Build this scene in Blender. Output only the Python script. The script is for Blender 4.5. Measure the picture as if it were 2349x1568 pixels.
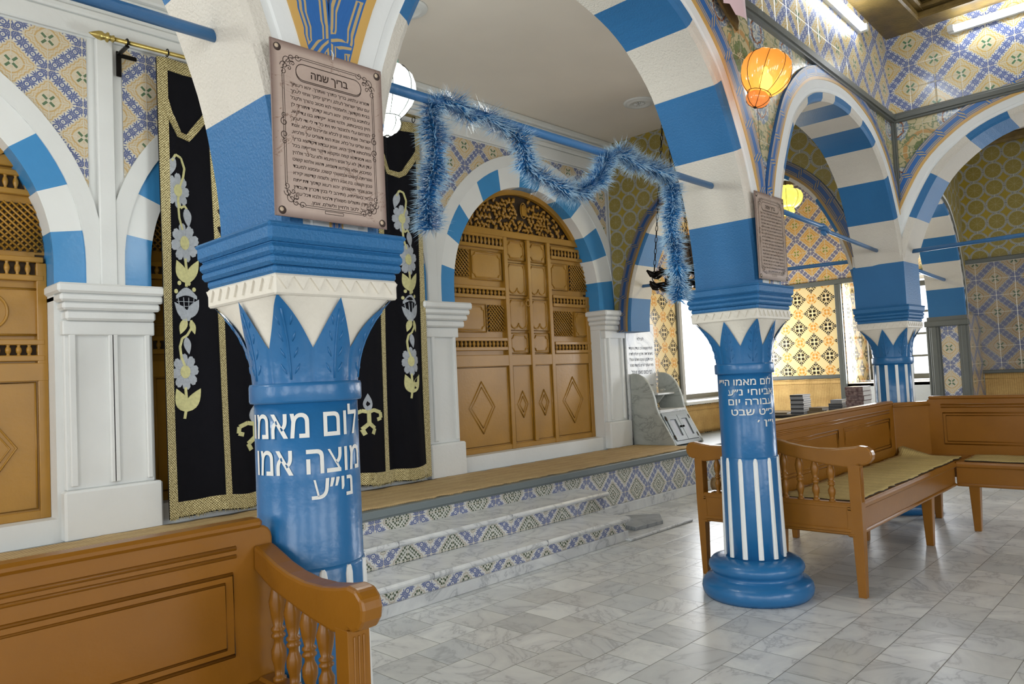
import bpy, bmesh, math, random
from mathutils import Vector, Matrix
R = random.Random(7)
PI = math.pi
scene = bpy.context.scene
COL = scene.collection
for o in list(bpy.data.objects): bpy.data.objects.remove(o)

# ------------------------------------------------------------------ camera
F_PX, PITCH, ROLL, YAW, CAM_H = 1723.28, .0461677, -.0478903, .7648745, 1.2
_c, _s = math.cos(YAW), math.sin(YAW)
_fw = Vector((_c*math.cos(PITCH), _s*math.cos(PITCH), math.sin(PITCH)))
_r = Vector((_s, -_c, 0)); _u = _r.cross(_fw)
_r2 = _r*math.cos(ROLL)+_u*math.sin(ROLL); _u2 = -_r*math.sin(ROLL)+_u*math.cos(ROLL)
cd = bpy.data.cameras.new('camera'); cam = bpy.data.objects.new('camera', cd); COL.objects.link(cam)
cd.sensor_width = 36; cd.lens = F_PX*36/2349; cd.clip_start = .05
cam.matrix_world = Matrix(((_r2.x,_u2.x,-_fw.x,0),(_r2.y,_u2.y,-_fw.y,0),(_r2.z,_u2.z,-_fw.z,CAM_H),(0,0,0,1)))
scene.camera = cam
vs = scene.view_settings
vs.view_transform = 'Standard'; vs.look = 'None'; vs.gamma = 1; vs.use_curve_mapping = False
vs.exposure = 0.0

# ------------------------------------------------------------------ world, daylight and added fill
W = bpy.data.worlds.new('daylight'); scene.world = W; W.use_nodes = True
W.node_tree.nodes['Background'].inputs[0].default_value = (.93, .97, 1, 1)
W.node_tree.nodes['Background'].inputs[1].default_value = 2.2
def area(name, loc, target, sx, sy, power, col=(1, 1, 1)):
    l = bpy.data.lights.new(name, 'AREA'); l.shape = 'RECTANGLE'; l.size = sx; l.size_y = sy; l.energy = power; l.color = col
    o = bpy.data.objects.new(name, l); COL.objects.link(o); o.location = loc
    o.rotation_euler = (Vector(target)-Vector(loc)).to_track_quat('-Z', 'Y').to_euler()
    o['kind'] = 'helper'
    return o
# area lamps: daylight at the seen windows, added fill in unseen south and west openings
for i, x in enumerate((-1.9, .7, 3.3)):
    area('fill_south', (x, -4.42, 1.75), (x, 0, 1.4), 1.5, 1.9, 44, (.97, .985, 1))  # added fill lamps behind the camera
for i, y in enumerate((-2.4, .2, 3.2)):
    area('fill_west', (-3.42, y, 1.75), (0, y, 1.4), 1.4, 1.9, 36, (.97, .985, 1))  # added fill from the unseen west side
area('daylight_ark_window', (8.25, 4.66, 1.4), (8.25, 0, .9), 1.2, 1.1, 34, (.93, .96, 1))
area('daylight_east_window', (9.33, 2.78, 1.5), (0, 2.2, .8), .8, 1.1, 40, (.90, .94, 1))
area('area_east_far', (8.93, .0, 1.5), (0, 0, .6), 1.0, 1.1, 45, (.90, .94, 1))  # unseen lamp in front of the closed east wall
def lamp(name, loc, power, col, r=.05):
    l = bpy.data.lights.new(name, 'POINT'); l.energy = power; l.color = col; l.shadow_soft_size = r
    o = bpy.data.objects.new(name, l); COL.objects.link(o); o.location = loc; o['kind'] = 'helper'; return o

# ------------------------------------------------------------------ helpers
def lin(r, g, b):
    f = lambda c: (c/255/12.92) if c/255 <= .04045 else ((c/255+.055)/1.055)**2.4
    return (f(r), f(g), f(b), 1)
class E:
    """a float socket with arithmetic"""
    def __init__(s, nt, so): s.nt, s.so = nt, so
    def op(s, o, *a, **k):
        n = s.nt.nodes.new('ShaderNodeMath'); n.operation = o
        for i, v in enumerate((s,)+a):
            if isinstance(v, E): s.nt.links.new(v.so, n.inputs[i])
            else: n.inputs[i].default_value = v
        return E(s.nt, n.outputs[0])
    def __add__(s, b): return s.op('ADD', b)
    def __sub__(s, b): return s.op('SUBTRACT', b)
    def __mul__(s, b): return s.op('MULTIPLY', b)
    def rsub(s, a): return s.op('MULTIPLY', -1).op('ADD', a)
    def abs(s): return s.op('ABSOLUTE')
    def fract(s): return s.op('FRACT')
    def floor(s): return s.op('FLOOR')
    def sin(s): return s.op('SINE')
    def lt(s, b): return s.op('LESS_THAN', b)
    def gt(s, b): return s.op('GREATER_THAN', b)
    def mn(s, b): return s.op('MINIMUM', b)
    def mx(s, b): return s.op('MAXIMUM', b)
    def sqrt(s): return s.op('SQRT')
def newmat(name):
    m = bpy.data.materials.new(name); m.use_nodes = True
    nt = m.node_tree; b = nt.nodes['Principled BSDF']
    return m, nt, b
def uvs(nt):
    n = nt.nodes.new('ShaderNodeUVMap'); n.uv_map = 'UVMap'
    x = nt.nodes.new('ShaderNodeSeparateXYZ'); nt.links.new(n.outputs[0], x.inputs[0])
    return n.outputs[0], E(nt, x.outputs[0]), E(nt, x.outputs[1])
def combine(nt, u, v, w=0.0):
    n = nt.nodes.new('ShaderNodeCombineXYZ')
    for i, q in enumerate((u, v, w)):
        if isinstance(q, E): nt.links.new(q.so, n.inputs[i])
        else: n.inputs[i].default_value = q
    return n.outputs[0]
def noise(nt, vec, scale, detail=3, rough=.5, dist=0):
    n = nt.nodes.new('ShaderNodeTexNoise'); n.inputs['Scale'].default_value = scale; n.inputs['Detail'].default_value = detail
    n.inputs['Roughness'].default_value = rough; n.inputs['Distortion'].default_value = dist
    if vec is not None: nt.links.new(vec, n.inputs['Vector'])
    return E(nt, n.outputs[0])
def objco(nt):
    return nt.nodes.new('ShaderNodeTexCoord').outputs['Object']
def mixc(nt, fac, a, b):
    n = nt.nodes.new('ShaderNodeMix'); n.data_type = 'RGBA'
    if isinstance(fac, E): nt.links.new(fac.so, n.inputs[0])
    else: n.inputs[0].default_value = fac
    for i, q in ((6, a), (7, b)):
        if isinstance(q, tuple): n.inputs[i].default_value = q
        else: nt.links.new(q, n.inputs[i])
    return n.outputs[2]
def ramp(nt, fac, stops):
    n = nt.nodes.new('ShaderNodeValToRGB'); e = n.color_ramp.elements
    while len(e) < len(stops): e.new(.5)
    for q, (p, c) in zip(e, stops): q.position = p; q.color = c
    nt.links.new(fac.so, n.inputs[0]); return n.outputs[0]
def bump(nt, b, h, strength, dist=.01):
    n = nt.nodes.new('ShaderNodeBump'); n.inputs['Strength'].default_value = strength; n.inputs['Distance'].default_value = dist
    nt.links.new(h.so, n.inputs['Height']); nt.links.new(n.outputs[0], b.inputs['Normal'])
def paint(name, rgb, rough=.5, var=.06, bscale=0, bstr=0, spec=.5, nscale=3.0, metal=0, rgb2=None, detail=4):
    m, nt, b = newmat(name)
    oc = objco(nt); n = noise(nt, oc, nscale, detail)
    c = lin(*rgb); c2 = lin(*rgb2) if rgb2 else tuple(max(0, q*(1-var*2)) for q in c[:3])+(1,)
    nt.links.new(ramp(nt, n, [(.3, c2), (.7, c)]), b.inputs['Base Color'])
    b.inputs['Roughness'].default_value = rough; b.inputs['Metallic'].default_value = metal
    b.inputs['Specular IOR Level'].default_value = spec
    if bstr: bump(nt, b, noise(nt, oc, bscale, 3), bstr)
    return m

# ------------------------------------------------------------------ materials
M = {}
M['white'] = paint('white_paint', (226, 228, 226), .55, .03, 40, .15)
M['white_gloss'] = paint('white_gloss_paint', (232, 234, 232), .38, .03, 18, .12)
M['plaster'] = paint('rough_cream_plaster', (212, 206, 194), .8, .04, 120, .55, .3)
M['blue'] = paint('blue_plaster_paint', (42, 108, 160), .5, .05, 130, .35, .4)
M['blue_ark'] = paint('lit_blue_gloss_paint', (66, 144, 202), .3, .05, 25, .15, .5)  # lighter copy of the blue paint, carries the light on the ark wall
M['blue_gloss'] = paint('blue_gloss_paint', (38, 106, 160), .27, .05, 25, .18, .5)
M['rod_blue'] = paint('blue_iron_paint', (66, 118, 168), .35, .06, 60, .15)
M['cream_cap'] = paint('cream_capital_paint', (226, 220, 206), .5, .03, 60, .2)
M['ceiling'] = paint('ceiling_paint', (232, 224, 212), .85, .02)
M['wood'] = paint('orange_brown_gloss_paint', (144, 94, 26), .3, .05, 55, .05, .38, 9)
M['door'] = paint('ochre_door_paint', (170, 124, 42), .33, .07, 40, .08, .5, 5)
M['doordark'] = paint('dark_brown_and_gap_shade', (58, 42, 22), .8)  # dark brown; behind grilles and carving it paints the shade of gaps
M['grey_wood'] = paint('grey_green_wood_paint', (98, 101, 95), .4, .08, 30, .1)
M['trim_grey'] = paint('slate_grey_trim_paint', (118, 128, 130), .4, .05, 30, .1)
M['lightgrey'] = paint('light_grey_frame_paint', (190, 190, 184), .4, .05)
M['velvet'] = paint('black_velvet', (12, 12, 19), .9, .15, 300, .2, .2)
M['silver_thread'] = paint('silver_grey_embroidery', (176, 182, 190), .6, .1, 300, .5, .4, 60)
M['cream_thread'] = paint('pale_yellow_embroidery', (212, 208, 150), .6, .1, 300, .5, .4, 60)
M['iron'] = paint('black_iron', (30, 28, 26), .35, .2, 40, .2, .5, 20, .8)
M['steel'] = paint('steel', (190, 188, 182), .25, .1, 40, .1, .5, 20, 1)
M['brass'] = paint('brass', (200, 180, 110), .3, .1, 40, .1, .5, 20, 1)
M['gilt'] = paint('brown_gilt_wood', (120, 98, 52), .32, .2, 60, .3, .5, 14)
M['text_white'] = paint('white_lettering', (226, 226, 220), .5, .03)
M['text_dark'] = paint('dark_brown_print', (66, 50, 42), .6, .05)
M['text_navy'] = paint('navy_stone_lettering', (52, 58, 80), .6, .05)
M['ochre_line'] = paint('ochre_line_paint', (190, 150, 86), .5, .08, 60, .2)
M['book_grey'] = paint('grey_book_board', (150, 152, 156), .5, .1)
M['book_dark'] = paint('dark_book_spine', (56, 58, 62), .5, .1)
M['pages'] = paint('book_pages', (226, 222, 214), .8, .06, 200, .3)
M['book_brown'] = paint('olive_book_cover', (120, 104, 78), .6, .1)
M['marbled'] = paint('marbled_red_book_cover', (150, 128, 122), .35, .2, 20, .1, .5, 40, 0, (70, 34, 34))
M['tabletop'] = paint('black_table', (22, 20, 19), .4, .1)
M['cabinet_grey'] = paint('blue_grey_panel_paint', (160, 164, 174), .45, .05)
M['stud_cream'] = paint('cream_stud', (206, 186, 160), .5, .05)
M['paper'] = paint('pink_paper', (226, 196, 200), .7, .08)
M['greenglass'] = paint('sea_green_glass_knobs', (120, 160, 148), .15, .1)
M['marble_wht'] = None

def straw(name, rgb, sx, sy, rgb2):
    m, nt, b = newmat(name); uv, u, v = uvs(nt)
    w = (u*sx+noise(nt, uv, 6, 2)*3).sin()*.5+.5
    w2 = (v*sy).sin()*.5+.5
    f = w*(.2 if sx > sy else .1)+w2*(.2 if sy > sx else .1)+noise(nt, uv, 45, 4)*.35+noise(nt, uv, 5, 3)*.4
    nt.links.new(ramp(nt, f, [(.2, lin(*rgb2)), (.75, lin(*rgb))]), b.inputs['Base Color'])
    b.inputs['Roughness'].default_value = .85
    bump(nt, b, f, .6, .006); return m
M['straw'] = straw('woven_straw_mat', (198, 172, 124), 420, 55, (150, 122, 80))
M['straw_seat'] = straw('woven_seat_mat', (208, 186, 120), 55, 420, (156, 132, 74))
M['straw_wall'] = straw('woven_wall_matting', (206, 170, 106), 330, 40, (160, 122, 66))
def goldbraid():
    m, nt, b = newmat('gold_braid'); uv, u, v = uvs(nt)
    f = ((u*420).sin()*(v*420).sin())*.4+noise(nt, uv, 90, 3)
    nt.links.new(ramp(nt, f, [(.25, lin(96, 84, 48)), (.5, lin(170, 156, 104)), (.8, lin(226, 216, 170))]), b.inputs['Base Color'])
    b.inputs['Roughness'].default_value = .4; b.inputs['Metallic'].default_value = .35
    bump(nt, b, f, .5, .004); return m
M['gold'] = goldbraid()
def marble(name, tiles=False, base=(206, 209, 209), dark=(160, 166, 170), bw=.235, bh=.225, rough=.22):
    m, nt, b = newmat(name); uv, u, v = uvs(nt)
    if tiles:
        row = (v*(1/bh)).floor(); off = (row*.37).fract()*bw
        uu = (u+off)*(1/bw); colm = uu.floor(); fx = uu.fract(); fy = (v*(1/bh)).fract()
        wn = nt.nodes.new('ShaderNodeTexWhiteNoise'); nt.links.new(combine(nt, colm, row, 3.0), wn.inputs[0]); rnd = E(nt, wn.outputs[0])
        ex = fx.mn(fx.rsub(1))*bw; ey = fy.mn(fy.rsub(1))*bh; edge = ex.mn(ey)
        vec = combine(nt, u+rnd*37, v+rnd*11, rnd*5)
    else:
        vec = uv; rnd = noise(nt, uv, .8, 1)
    n1 = noise(nt, vec, 2.2, 5, .6, 1.6)
    vein = (n1-.5).abs()
    n2 = noise(nt, vec, 6, 4, .55, .8)
    c1 = ramp(nt, vein, [(0, lin(*[int(q*.88) for q in dark])), (.02, lin(*[int(q*.55+r*.45) for q, r in zip(dark, base)])), (.14, lin(*base))])
    c2 = mixc(nt, n2*.3, c1, lin(*dark))
    if tiles:
        c2 = mixc(nt, rnd.op('POWER', 1.8)*.5, c2, lin(158, 164, 168))
        warm = E(nt, wn.outputs[0])*17
        c2 = mixc(nt, warm.fract()*.22, c2, lin(196, 188, 172))
        g = edge.lt(.0016)
        c2 = mixc(nt, g, c2, lin(116, 116, 108))
        h = edge.mn(.003)*(1/.003); bump(nt, b, h, .25, .002)
    nt.links.new(c2, b.inputs['Base Color'])
    b.inputs['Roughness'].default_value = rough
    return m
M['floor'] = marble('marble_floor_tiles', True, (234, 236, 233), (200, 203, 204), rough=.3)
M['marble'] = marble('white_marble', False, (230, 232, 230), (196, 199, 202), rough=.3)
M['marble_grey'] = marble('grey_marble', False, (178, 182, 176), (152, 156, 150), rough=.45)
M['marble_slab'] = marble('grey_marble_slab', False, (176, 180, 182), (140, 146, 150), rough=.3)

def tile_lattice(name, p, cream, ochre, blue, white, leaf, fade=0.0, rough=.16, u0=0., v0=0., center='flower', grime=.25, bandw=.118):
    """diagonal lattice tile: blue arabesque bands round scalloped lozenges with a leaf flower"""
    m, nt, b = newmat(name); uv, u, v = uvs(nt)
    U = (u+u0)*(1/p); V = (v+v0)*(1/p)
    ax = (U.fract()-.5).abs(); ay = (V.fract()-.5).abs()
    s = ax+ay; inn = s.lt(.5)
    lx = inn*ax+(inn.rsub(1))*(ax.rsub(.5)); ly = inn*ay+(inn.rsub(1))*(ay.rsub(.5))
    d = (s-.5).abs(); t = ax-ay
    r = (lx*lx+ly*ly).sqrt()
    wob = (t*(2*PI*4)).sin().abs()*.03
    jit = (noise(nt, uv, 26/p*.3, 2)-.5)
    sw = (s-.5)+jit*.05; ql = (((t*5)+jit*.25).fract()-.5)*.1414; wl = sw*.70
    rr = (ql*ql+wl*wl).sqrt(); qa = ql.abs(); wa = wl.abs()
    bandmask = (d-wob*.6).lt(bandw)
    rg = (rr-.040).abs().lt(.012).mx(rr.lt(.012))
    fan = ((qa.rsub(.0707)-wa*.55).abs().lt(.010)).mx((qa.rsub(.0707)).lt(.010)*wa.gt(.03)).mx((wa-.052).abs().lt(.008)*qa.gt(.03))
    bl = rg.mx(fan)*((d-wob*.6).lt(bandw*.74) if center == 'green' else bandmask)
    ol = (d-wob-.158).abs().lt(.013)
    ring = (r-.155-(lx-ly).abs()*.12).abs().lt(.011)
    ol2 = (d-wob*1.6-.215).abs().lt(.007)
    field = noise(nt, uv, 5/p*.35, 4)
    col = mixc(nt, field, lin(*cream), lin(*[int(q*.92) for q in cream]))
    hatch = ((U-V)*(2*PI*24)).sin().gt(.3)*(.0 if center == 'green' else .14)
    col = mixc(nt, hatch, col, lin(*ochre))
    if center == 'flower':
        col = mixc(nt, ol2.mx(ol).mx(ring), col, lin(*ochre))
        f1 = (lx-ly).abs().lt(.028)*r.lt(.115)*r.gt(.03)
        f2 = lx.mn(ly).lt(.012)*r.lt(.10)*r.gt(.06)
        col = mixc(nt, f1, col, lin(*leaf)); col = mixc(nt, f2, col, lin(*ochre))
    else:
        g2 = (lx*(2*PI*13)).sin()*(ly*(2*PI*13)).sin()+(noise(nt, uv, 60, 2)-.5)*1.3
        gm = (g2.gt(.02))*(lx+ly).lt(.30)*((lx+ly)-.17).abs().gt(.02)
        col = mixc(nt, gm, col, lin(*leaf)); col = mixc(nt, ol*.45, col, lin(*ochre))
    col = mixc(nt, bandmask, col, lin(*white)); col = mixc(nt, bl, col, lin(*blue))
    g = ax.lt(.006).mx(ax.gt(.494)).mx(ay.lt(.006)).mx(ay.gt(.494))
    col = mixc(nt, g, col, lin(214, 208, 192))
    gr = noise(nt, uv, 1.7, 4)
    col = mixc(nt, gr*grime, col, lin(150, 138, 112))
    nt.links.new(col, b.inputs['Base Color']); b.inputs['Roughness'].default_value = rough
    gq = ax.mn(ax.rsub(.5)).mn(ay).mn(ay.rsub(.5))
    bump(nt, b, gq.mn(.02)*50+noise(nt, uv, 9, 2)*.8, .25, .004)
    return m
M['tile_ark'] = tile_lattice('blue_and_yellow_lattice_tile', .345, (224, 214, 190), (204, 172, 118), (84, 102, 156), (220, 220, 212), (78, 112, 84), v0=.1)
M['tile_hall'] = tile_lattice('glazed_lattice_wall_tile', .345, (224, 214, 180), (208, 172, 100), (88, 108, 166), (216, 218, 216), (82, 128, 96), rough=.2, u0=.06, v0=.18)
M['tile_orange'] = tile_lattice('orange_lattice_wall_tile', .345, (230, 196, 132), (206, 140, 52), (84, 90, 138), (232, 222, 196), (120, 138, 60), u0=.2, v0=.06)
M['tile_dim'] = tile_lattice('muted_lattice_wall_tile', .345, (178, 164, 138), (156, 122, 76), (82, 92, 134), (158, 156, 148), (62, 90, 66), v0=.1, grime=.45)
M['tile_step'] = tile_lattice('white_step_tile_with_blue_and_green', .345, (228, 228, 220), (160, 124, 88), (112, 124, 168), (228, 228, 224), (82, 96, 76), center='green', grime=.1, u0=.05, v0=.172, bandw=.14)
def tile_ring(name, p=.176):
    m, nt, b = newmat(name); uv, u, v = uvs(nt)
    U = u*(1/p); V = v*(1/p); ax = (U.fract()-.5).abs(); ay = (V.fract()-.5).abs()
    r = (ax*ax+ay*ay).sqrt()
    rl = (ax.rsub(.5)*ax.rsub(.5)+ay*ay).sqrt(); rl2 = (ax*ax+ay.rsub(.5)*ay.rsub(.5)).sqrt()
    col = mixc(nt, noise(nt, uv, 7, 3), lin(164, 142, 46), lin(138, 120, 42))
    ins = r.lt(.42)
    col = mixc(nt, ins, col, lin(138, 124, 60))
    cross = (ax-ay).abs().lt(.012)*ins
    col = mixc(nt, cross.mx((ax.lt(.010)*ay.lt(.3)).mx(ay.lt(.010)*ax.lt(.3)))*.5, col, lin(170, 160, 128))
    rg = (r-.468).abs().lt(.056)
    col = mixc(nt, rg, col, lin(178, 178, 162))
    at = nt.nodes.new('ShaderNodeMath'); at.operation = 'ARCTAN2'
    nt.links.new(ay.so, at.inputs[0]); nt.links.new(ax.so, at.inputs[1])
    dash = (E(nt, at.outputs[0])*44).sin().gt(-.25)*(((r-.445).abs().lt(.016)).mx((r-.5).abs().lt(.016)))
    col = mixc(nt, dash, col, lin(52, 56, 84))
    col = mixc(nt, noise(nt, uv, 1.5, 4)*.2, col, lin(96, 84, 50))
    nt.links.new(col, b.inputs['Base Color']); b.inputs['Roughness'].default_value = .28
    return m
M['tile_ring'] = tile_ring('olive_ring_tile')
def tile_star(name, p=.345):
    """cream tile with black lace diamonds and orange four petal flowers in alternation"""
    m, nt, b = newmat(name); uv, u, v = uvs(nt)
    U = u*(1/p); V = (v+.11)*(1/p); ax = (U.fract()-.5).abs(); ay = (V.fract()-.5).abs()
    bx, by = ax.rsub(.5), ay.rsub(.5)
    inn = (ax+ay).lt(.5)
    # black diamond at centre and corner; orange at the two half positions
    lx = (inn*ax+inn.rsub(1)*bx)*.88; ly = (inn*ay+inn.rsub(1)*by)*.88
    s = lx+ly; r = (lx*lx+ly*ly).sqrt()
    blob = ((lx-.058).abs().mx((ly-.058).abs())).lt(.040)*((lx+ly).gt(.05))
    lace = ((s-.235).abs().lt(.036))*(((lx-ly)*(2*PI*12)).sin().gt(-.35))
    lace2 = ((s-.172).abs().lt(.014))*(((lx-ly)*(2*PI*20)).sin().gt(0))
    tip = s.lt(.285)*s.gt(.15)*(lx.mn(ly)).lt(.026)*(lx.mn(ly)).gt(.005)
    black = blob.mx(lace).mx(lace2).mx(tip)
    ox = ax.rsub(.5).mn(10); 
    # distance to (.5,0) or (0,.5)
    r1x, r1y = ax.rsub(.5), ay
    r2x, r2y = ax, ay.rsub(.5)
    def fl(x, y):
        rr = (x*x+y*y).sqrt()
        pet = (x-y).abs().lt(rr*.5)*rr.lt(.185)*rr.gt(.03)
        arm = (x.mn(y)).lt(.03)*(x.mn(y)).gt(.007)*rr.lt(.19)*rr.gt(.04)
        return pet.mx(arm)*(((rr-.13).abs()).gt(.012))
    orange = fl(r1x, r1y).mx(fl(r2x, r2y))
    col = mixc(nt, noise(nt, uv, 3, 3), lin(244, 220, 164), lin(236, 208, 148))
    col = mixc(nt, orange, col, lin(226, 158, 70)); col = mixc(nt, black, col, lin(44, 38, 30))
    g = ax.lt(.006).mx(ax.gt(.494)).mx(ay.lt(.006)).mx(ay.gt(.494))
    col = mixc(nt, g, col, lin(250, 232, 190))
    nt.links.new(col, b.inputs['Base Color']); b.inputs['Roughness'].default_value = .15
    return m
M['tile_star'] = tile_star('cream_black_and_orange_tile')
def tile_floral(name, p=.40):
    m, nt, b = newmat(name); uv, u, v = uvs(nt)
    U = u*(1/p); V = (v+.02)*(1/p); ax = (U.fract()-.5).abs(); ay = (V.fract()-.5).abs()
    r = (ax*ax+ay*ay).sqrt(); bx, by = ax.rsub(.5), ay.rsub(.5); rc = (bx*bx+by*by).sqrt()
    n1 = noise(nt, uv, 26, 3)
    col = mixc(nt, noise(nt, uv, 6, 3), lin(204, 192, 152), lin(184, 170, 128))
    vine = (rc-.34-(n1-.5)*.06).abs().lt(.035)
    col = mixc(nt, vine, col, lin(190, 150, 96))
    bl = (r+(n1-.5)*.16).lt(.25); col = mixc(nt, bl, col, lin(126, 142, 162))
    pet = (n1-.5).abs().lt(.045)*r.lt(.24); col = mixc(nt, pet, col, lin(206, 206, 196))
    red = (r-.16-(n1-.5)*.1).abs().lt(.012); col = mixc(nt, red, col, lin(150, 96, 60))
    gl = ((rc-.14+(n1-.5)*.22).abs().lt(.07)); col = mixc(nt, gl, col, lin(112, 126, 80))
    leaf = ((noise(nt, uv, 17, 2)-.5).abs().lt(.032))*r.gt(.25); col = mixc(nt, leaf, col, lin(126, 136, 98))
    dots = ((u*260).sin()*(v*260).sin()).gt(.5)*rc.lt(.12); col = mixc(nt, dots, col, lin(110, 78, 50))
    g = ax.lt(.005).mx(ax.gt(.495)).mx(ay.lt(.005)).mx(ay.gt(.495))
    col = mixc(nt, g, col, lin(206, 198, 170))
    nt.links.new(col, b.inputs['Base Color']); b.inputs['Roughness'].default_value = .2; b.inputs['Specular IOR Level'].default_value = .8
    bump(nt, b, noise(nt, uv, 14, 3), .35, .006)
    return m
M['tile_floral'] = tile_floral('green_and_blue_floral_tile')
def strap():
    """arch border: blue channels between ochre fillets, crossed by strapwork knots. u along the arch (m), v across 0..1"""
    m, nt, b = newmat('blue_strapwork_border'); uv, u, v = uvs(nt)
    k = (u*(1/.17)).fract(); z = (k-.5).abs()
    line = ((v-.30).abs().lt(.035)).mx((v-.42).abs().lt(.025)).mx((v-.80).abs().lt(.025)).mx((v-.92).abs().lt(.04))
    knot = z.gt(.40)
    dia = ((k+v*.35).fract()*8).fract().lt(.42)*knot
    keep = line*knot.rsub(1)+dia*(v.gt(.26))*(v.lt(.96))
    col = mixc(nt, noise(nt, uv, 30, 2), lin(52, 110, 178), lin(40, 92, 156))
    col = mixc(nt, keep, col, lin(186, 160, 110))
    col = mixc(nt, v.lt(.22), col, lin(202, 162, 92))
    nt.links.new(col, b.inputs['Base Color']); b.inputs['Roughness'].default_value = .35
    bump(nt, b, keep+v.lt(.22), .4, .006); return m
M['strap'] = strap()
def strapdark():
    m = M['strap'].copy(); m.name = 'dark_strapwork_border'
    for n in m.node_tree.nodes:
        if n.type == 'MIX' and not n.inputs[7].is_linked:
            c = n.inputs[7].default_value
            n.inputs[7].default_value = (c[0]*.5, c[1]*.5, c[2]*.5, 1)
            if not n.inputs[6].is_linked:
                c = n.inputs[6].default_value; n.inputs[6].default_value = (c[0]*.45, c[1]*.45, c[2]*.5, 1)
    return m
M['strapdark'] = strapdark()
def plaqueboard():
    m, nt, b = newmat('printed_parchment_board'); uv, u, v = uvs(nt)
    e = u.mn(u.rsub(.335)).mn(v.mn(v.rsub(.445)))
    n1 = noise(nt, uv, 9, 4, .6, 1)
    col = mixc(nt, n1, lin(196, 177, 164), lin(170, 151, 140))
    crack = (noise(nt, uv, 7, 5, .6, 2)-.5).abs().lt(.006)*noise(nt, uv, 5, 1).gt(.5)
    col = mixc(nt, crack*.6, col, lin(128, 100, 84))
    f = e.op('MULTIPLY', -1/.020).op('ADD', 1).mx(0)
    col = mixc(nt, f*.8, col, lin(104, 80, 74))
    nt.links.new(col, b.inputs['Base Color']); b.inputs['Roughness'].default_value = .25
    return m
M['board'] = plaqueboard()
def glass(name, rgb=(255, 255, 255), op=.08, rough=.03):
    m, nt, b = newmat(name); out = nt.nodes['Material Output']
    t = nt.nodes.new('ShaderNodeBsdfTransparent'); g = nt.nodes.new('ShaderNodeBsdfGlossy')
    t.inputs[0].default_value = lin(*rgb); g.inputs['Roughness'].default_value = rough
    fr = nt.nodes.new('ShaderNodeLayerWeight')
    mx = nt.nodes.new('ShaderNodeMixShader'); nt.links.new((E(nt, fr.outputs[1]).op('POWER', 4)*.5+op).so, mx.inputs[0])
    nt.links.new(t.outputs[0], mx.inputs[1]); nt.links.new(g.outputs[0], mx.inputs[2]); nt.links.new(mx.outputs[0], out.inputs[0])
    return m
M['pane'] = glass('window_glass'); M['acrylic'] = glass('clear_acrylic', (255, 255, 255), .0, .06)
def emis(name, rgb, strength, base=None, rough=.2, grad=None):
    m, nt, b = newmat(name)
    b.inputs['Base Color'].default_value = lin(*(base or rgb)); b.inputs['Roughness'].default_value = rough
    b.inputs['Emission Color'].default_value = lin(*rgb); b.inputs['Emission Strength'].default_value = strength
    return m
M['tube_light'] = emis('fluorescent_glow', (244, 250, 255), 30)
M['lantern_white'] = emis('lit_white_glass', (246, 255, 250), 1.5)
M['lantern_yellow'] = emis('lit_yellow_glass', (255, 232, 110), 1.15, (230, 210, 60))
def amber(name, c1=(252, 196, 128), c2=(252, 190, 128)):
    """amber glass lit by the bulb within: a translucent shell"""
    m, nt, b = newmat(name); out = nt.nodes['Material Output']
    tr = nt.nodes.new('ShaderNodeBsdfTranslucent'); tr.inputs[0].default_value = lin(*c1)
    tp = nt.nodes.new('ShaderNodeBsdfTransparent'); tp.inputs[0].default_value = lin(*c2)
    gl = nt.nodes.new('ShaderNodeBsdfGlossy'); gl.inputs['Roughness'].default_value = .06
    a = nt.nodes.new('ShaderNodeMixShader'); a.inputs[0].default_value = .3
    nt.links.new(tr.outputs[0], a.inputs[1]); nt.links.new(tp.outputs[0], a.inputs[2])
    c = nt.nodes.new('ShaderNodeMixShader'); c.inputs[0].default_value = .08
    nt.links.new(a.outputs[0], c.inputs[1]); nt.links.new(gl.outputs[0], c.inputs[2]); nt.links.new(c.outputs[0], out.inputs[0])
    return m
M['amber'] = amber('amber_glass'); M['amber_pale'] = amber('pale_amber_glass', (255, 222, 170), (255, 224, 180))
M['bulb'] = emis('lit_bulb', (255, 206, 130), 12)
M['tinsel'] = paint('blue_tinsel', (64, 146, 206), .4, .12, 0, 0, .5, 30)
M['tinsel_tip'] = paint('frosted_tinsel_tips', (188, 220, 240), .4, .05)
M['greyback'] = paint('reveal_cream', (236, 226, 206), .5)

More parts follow.
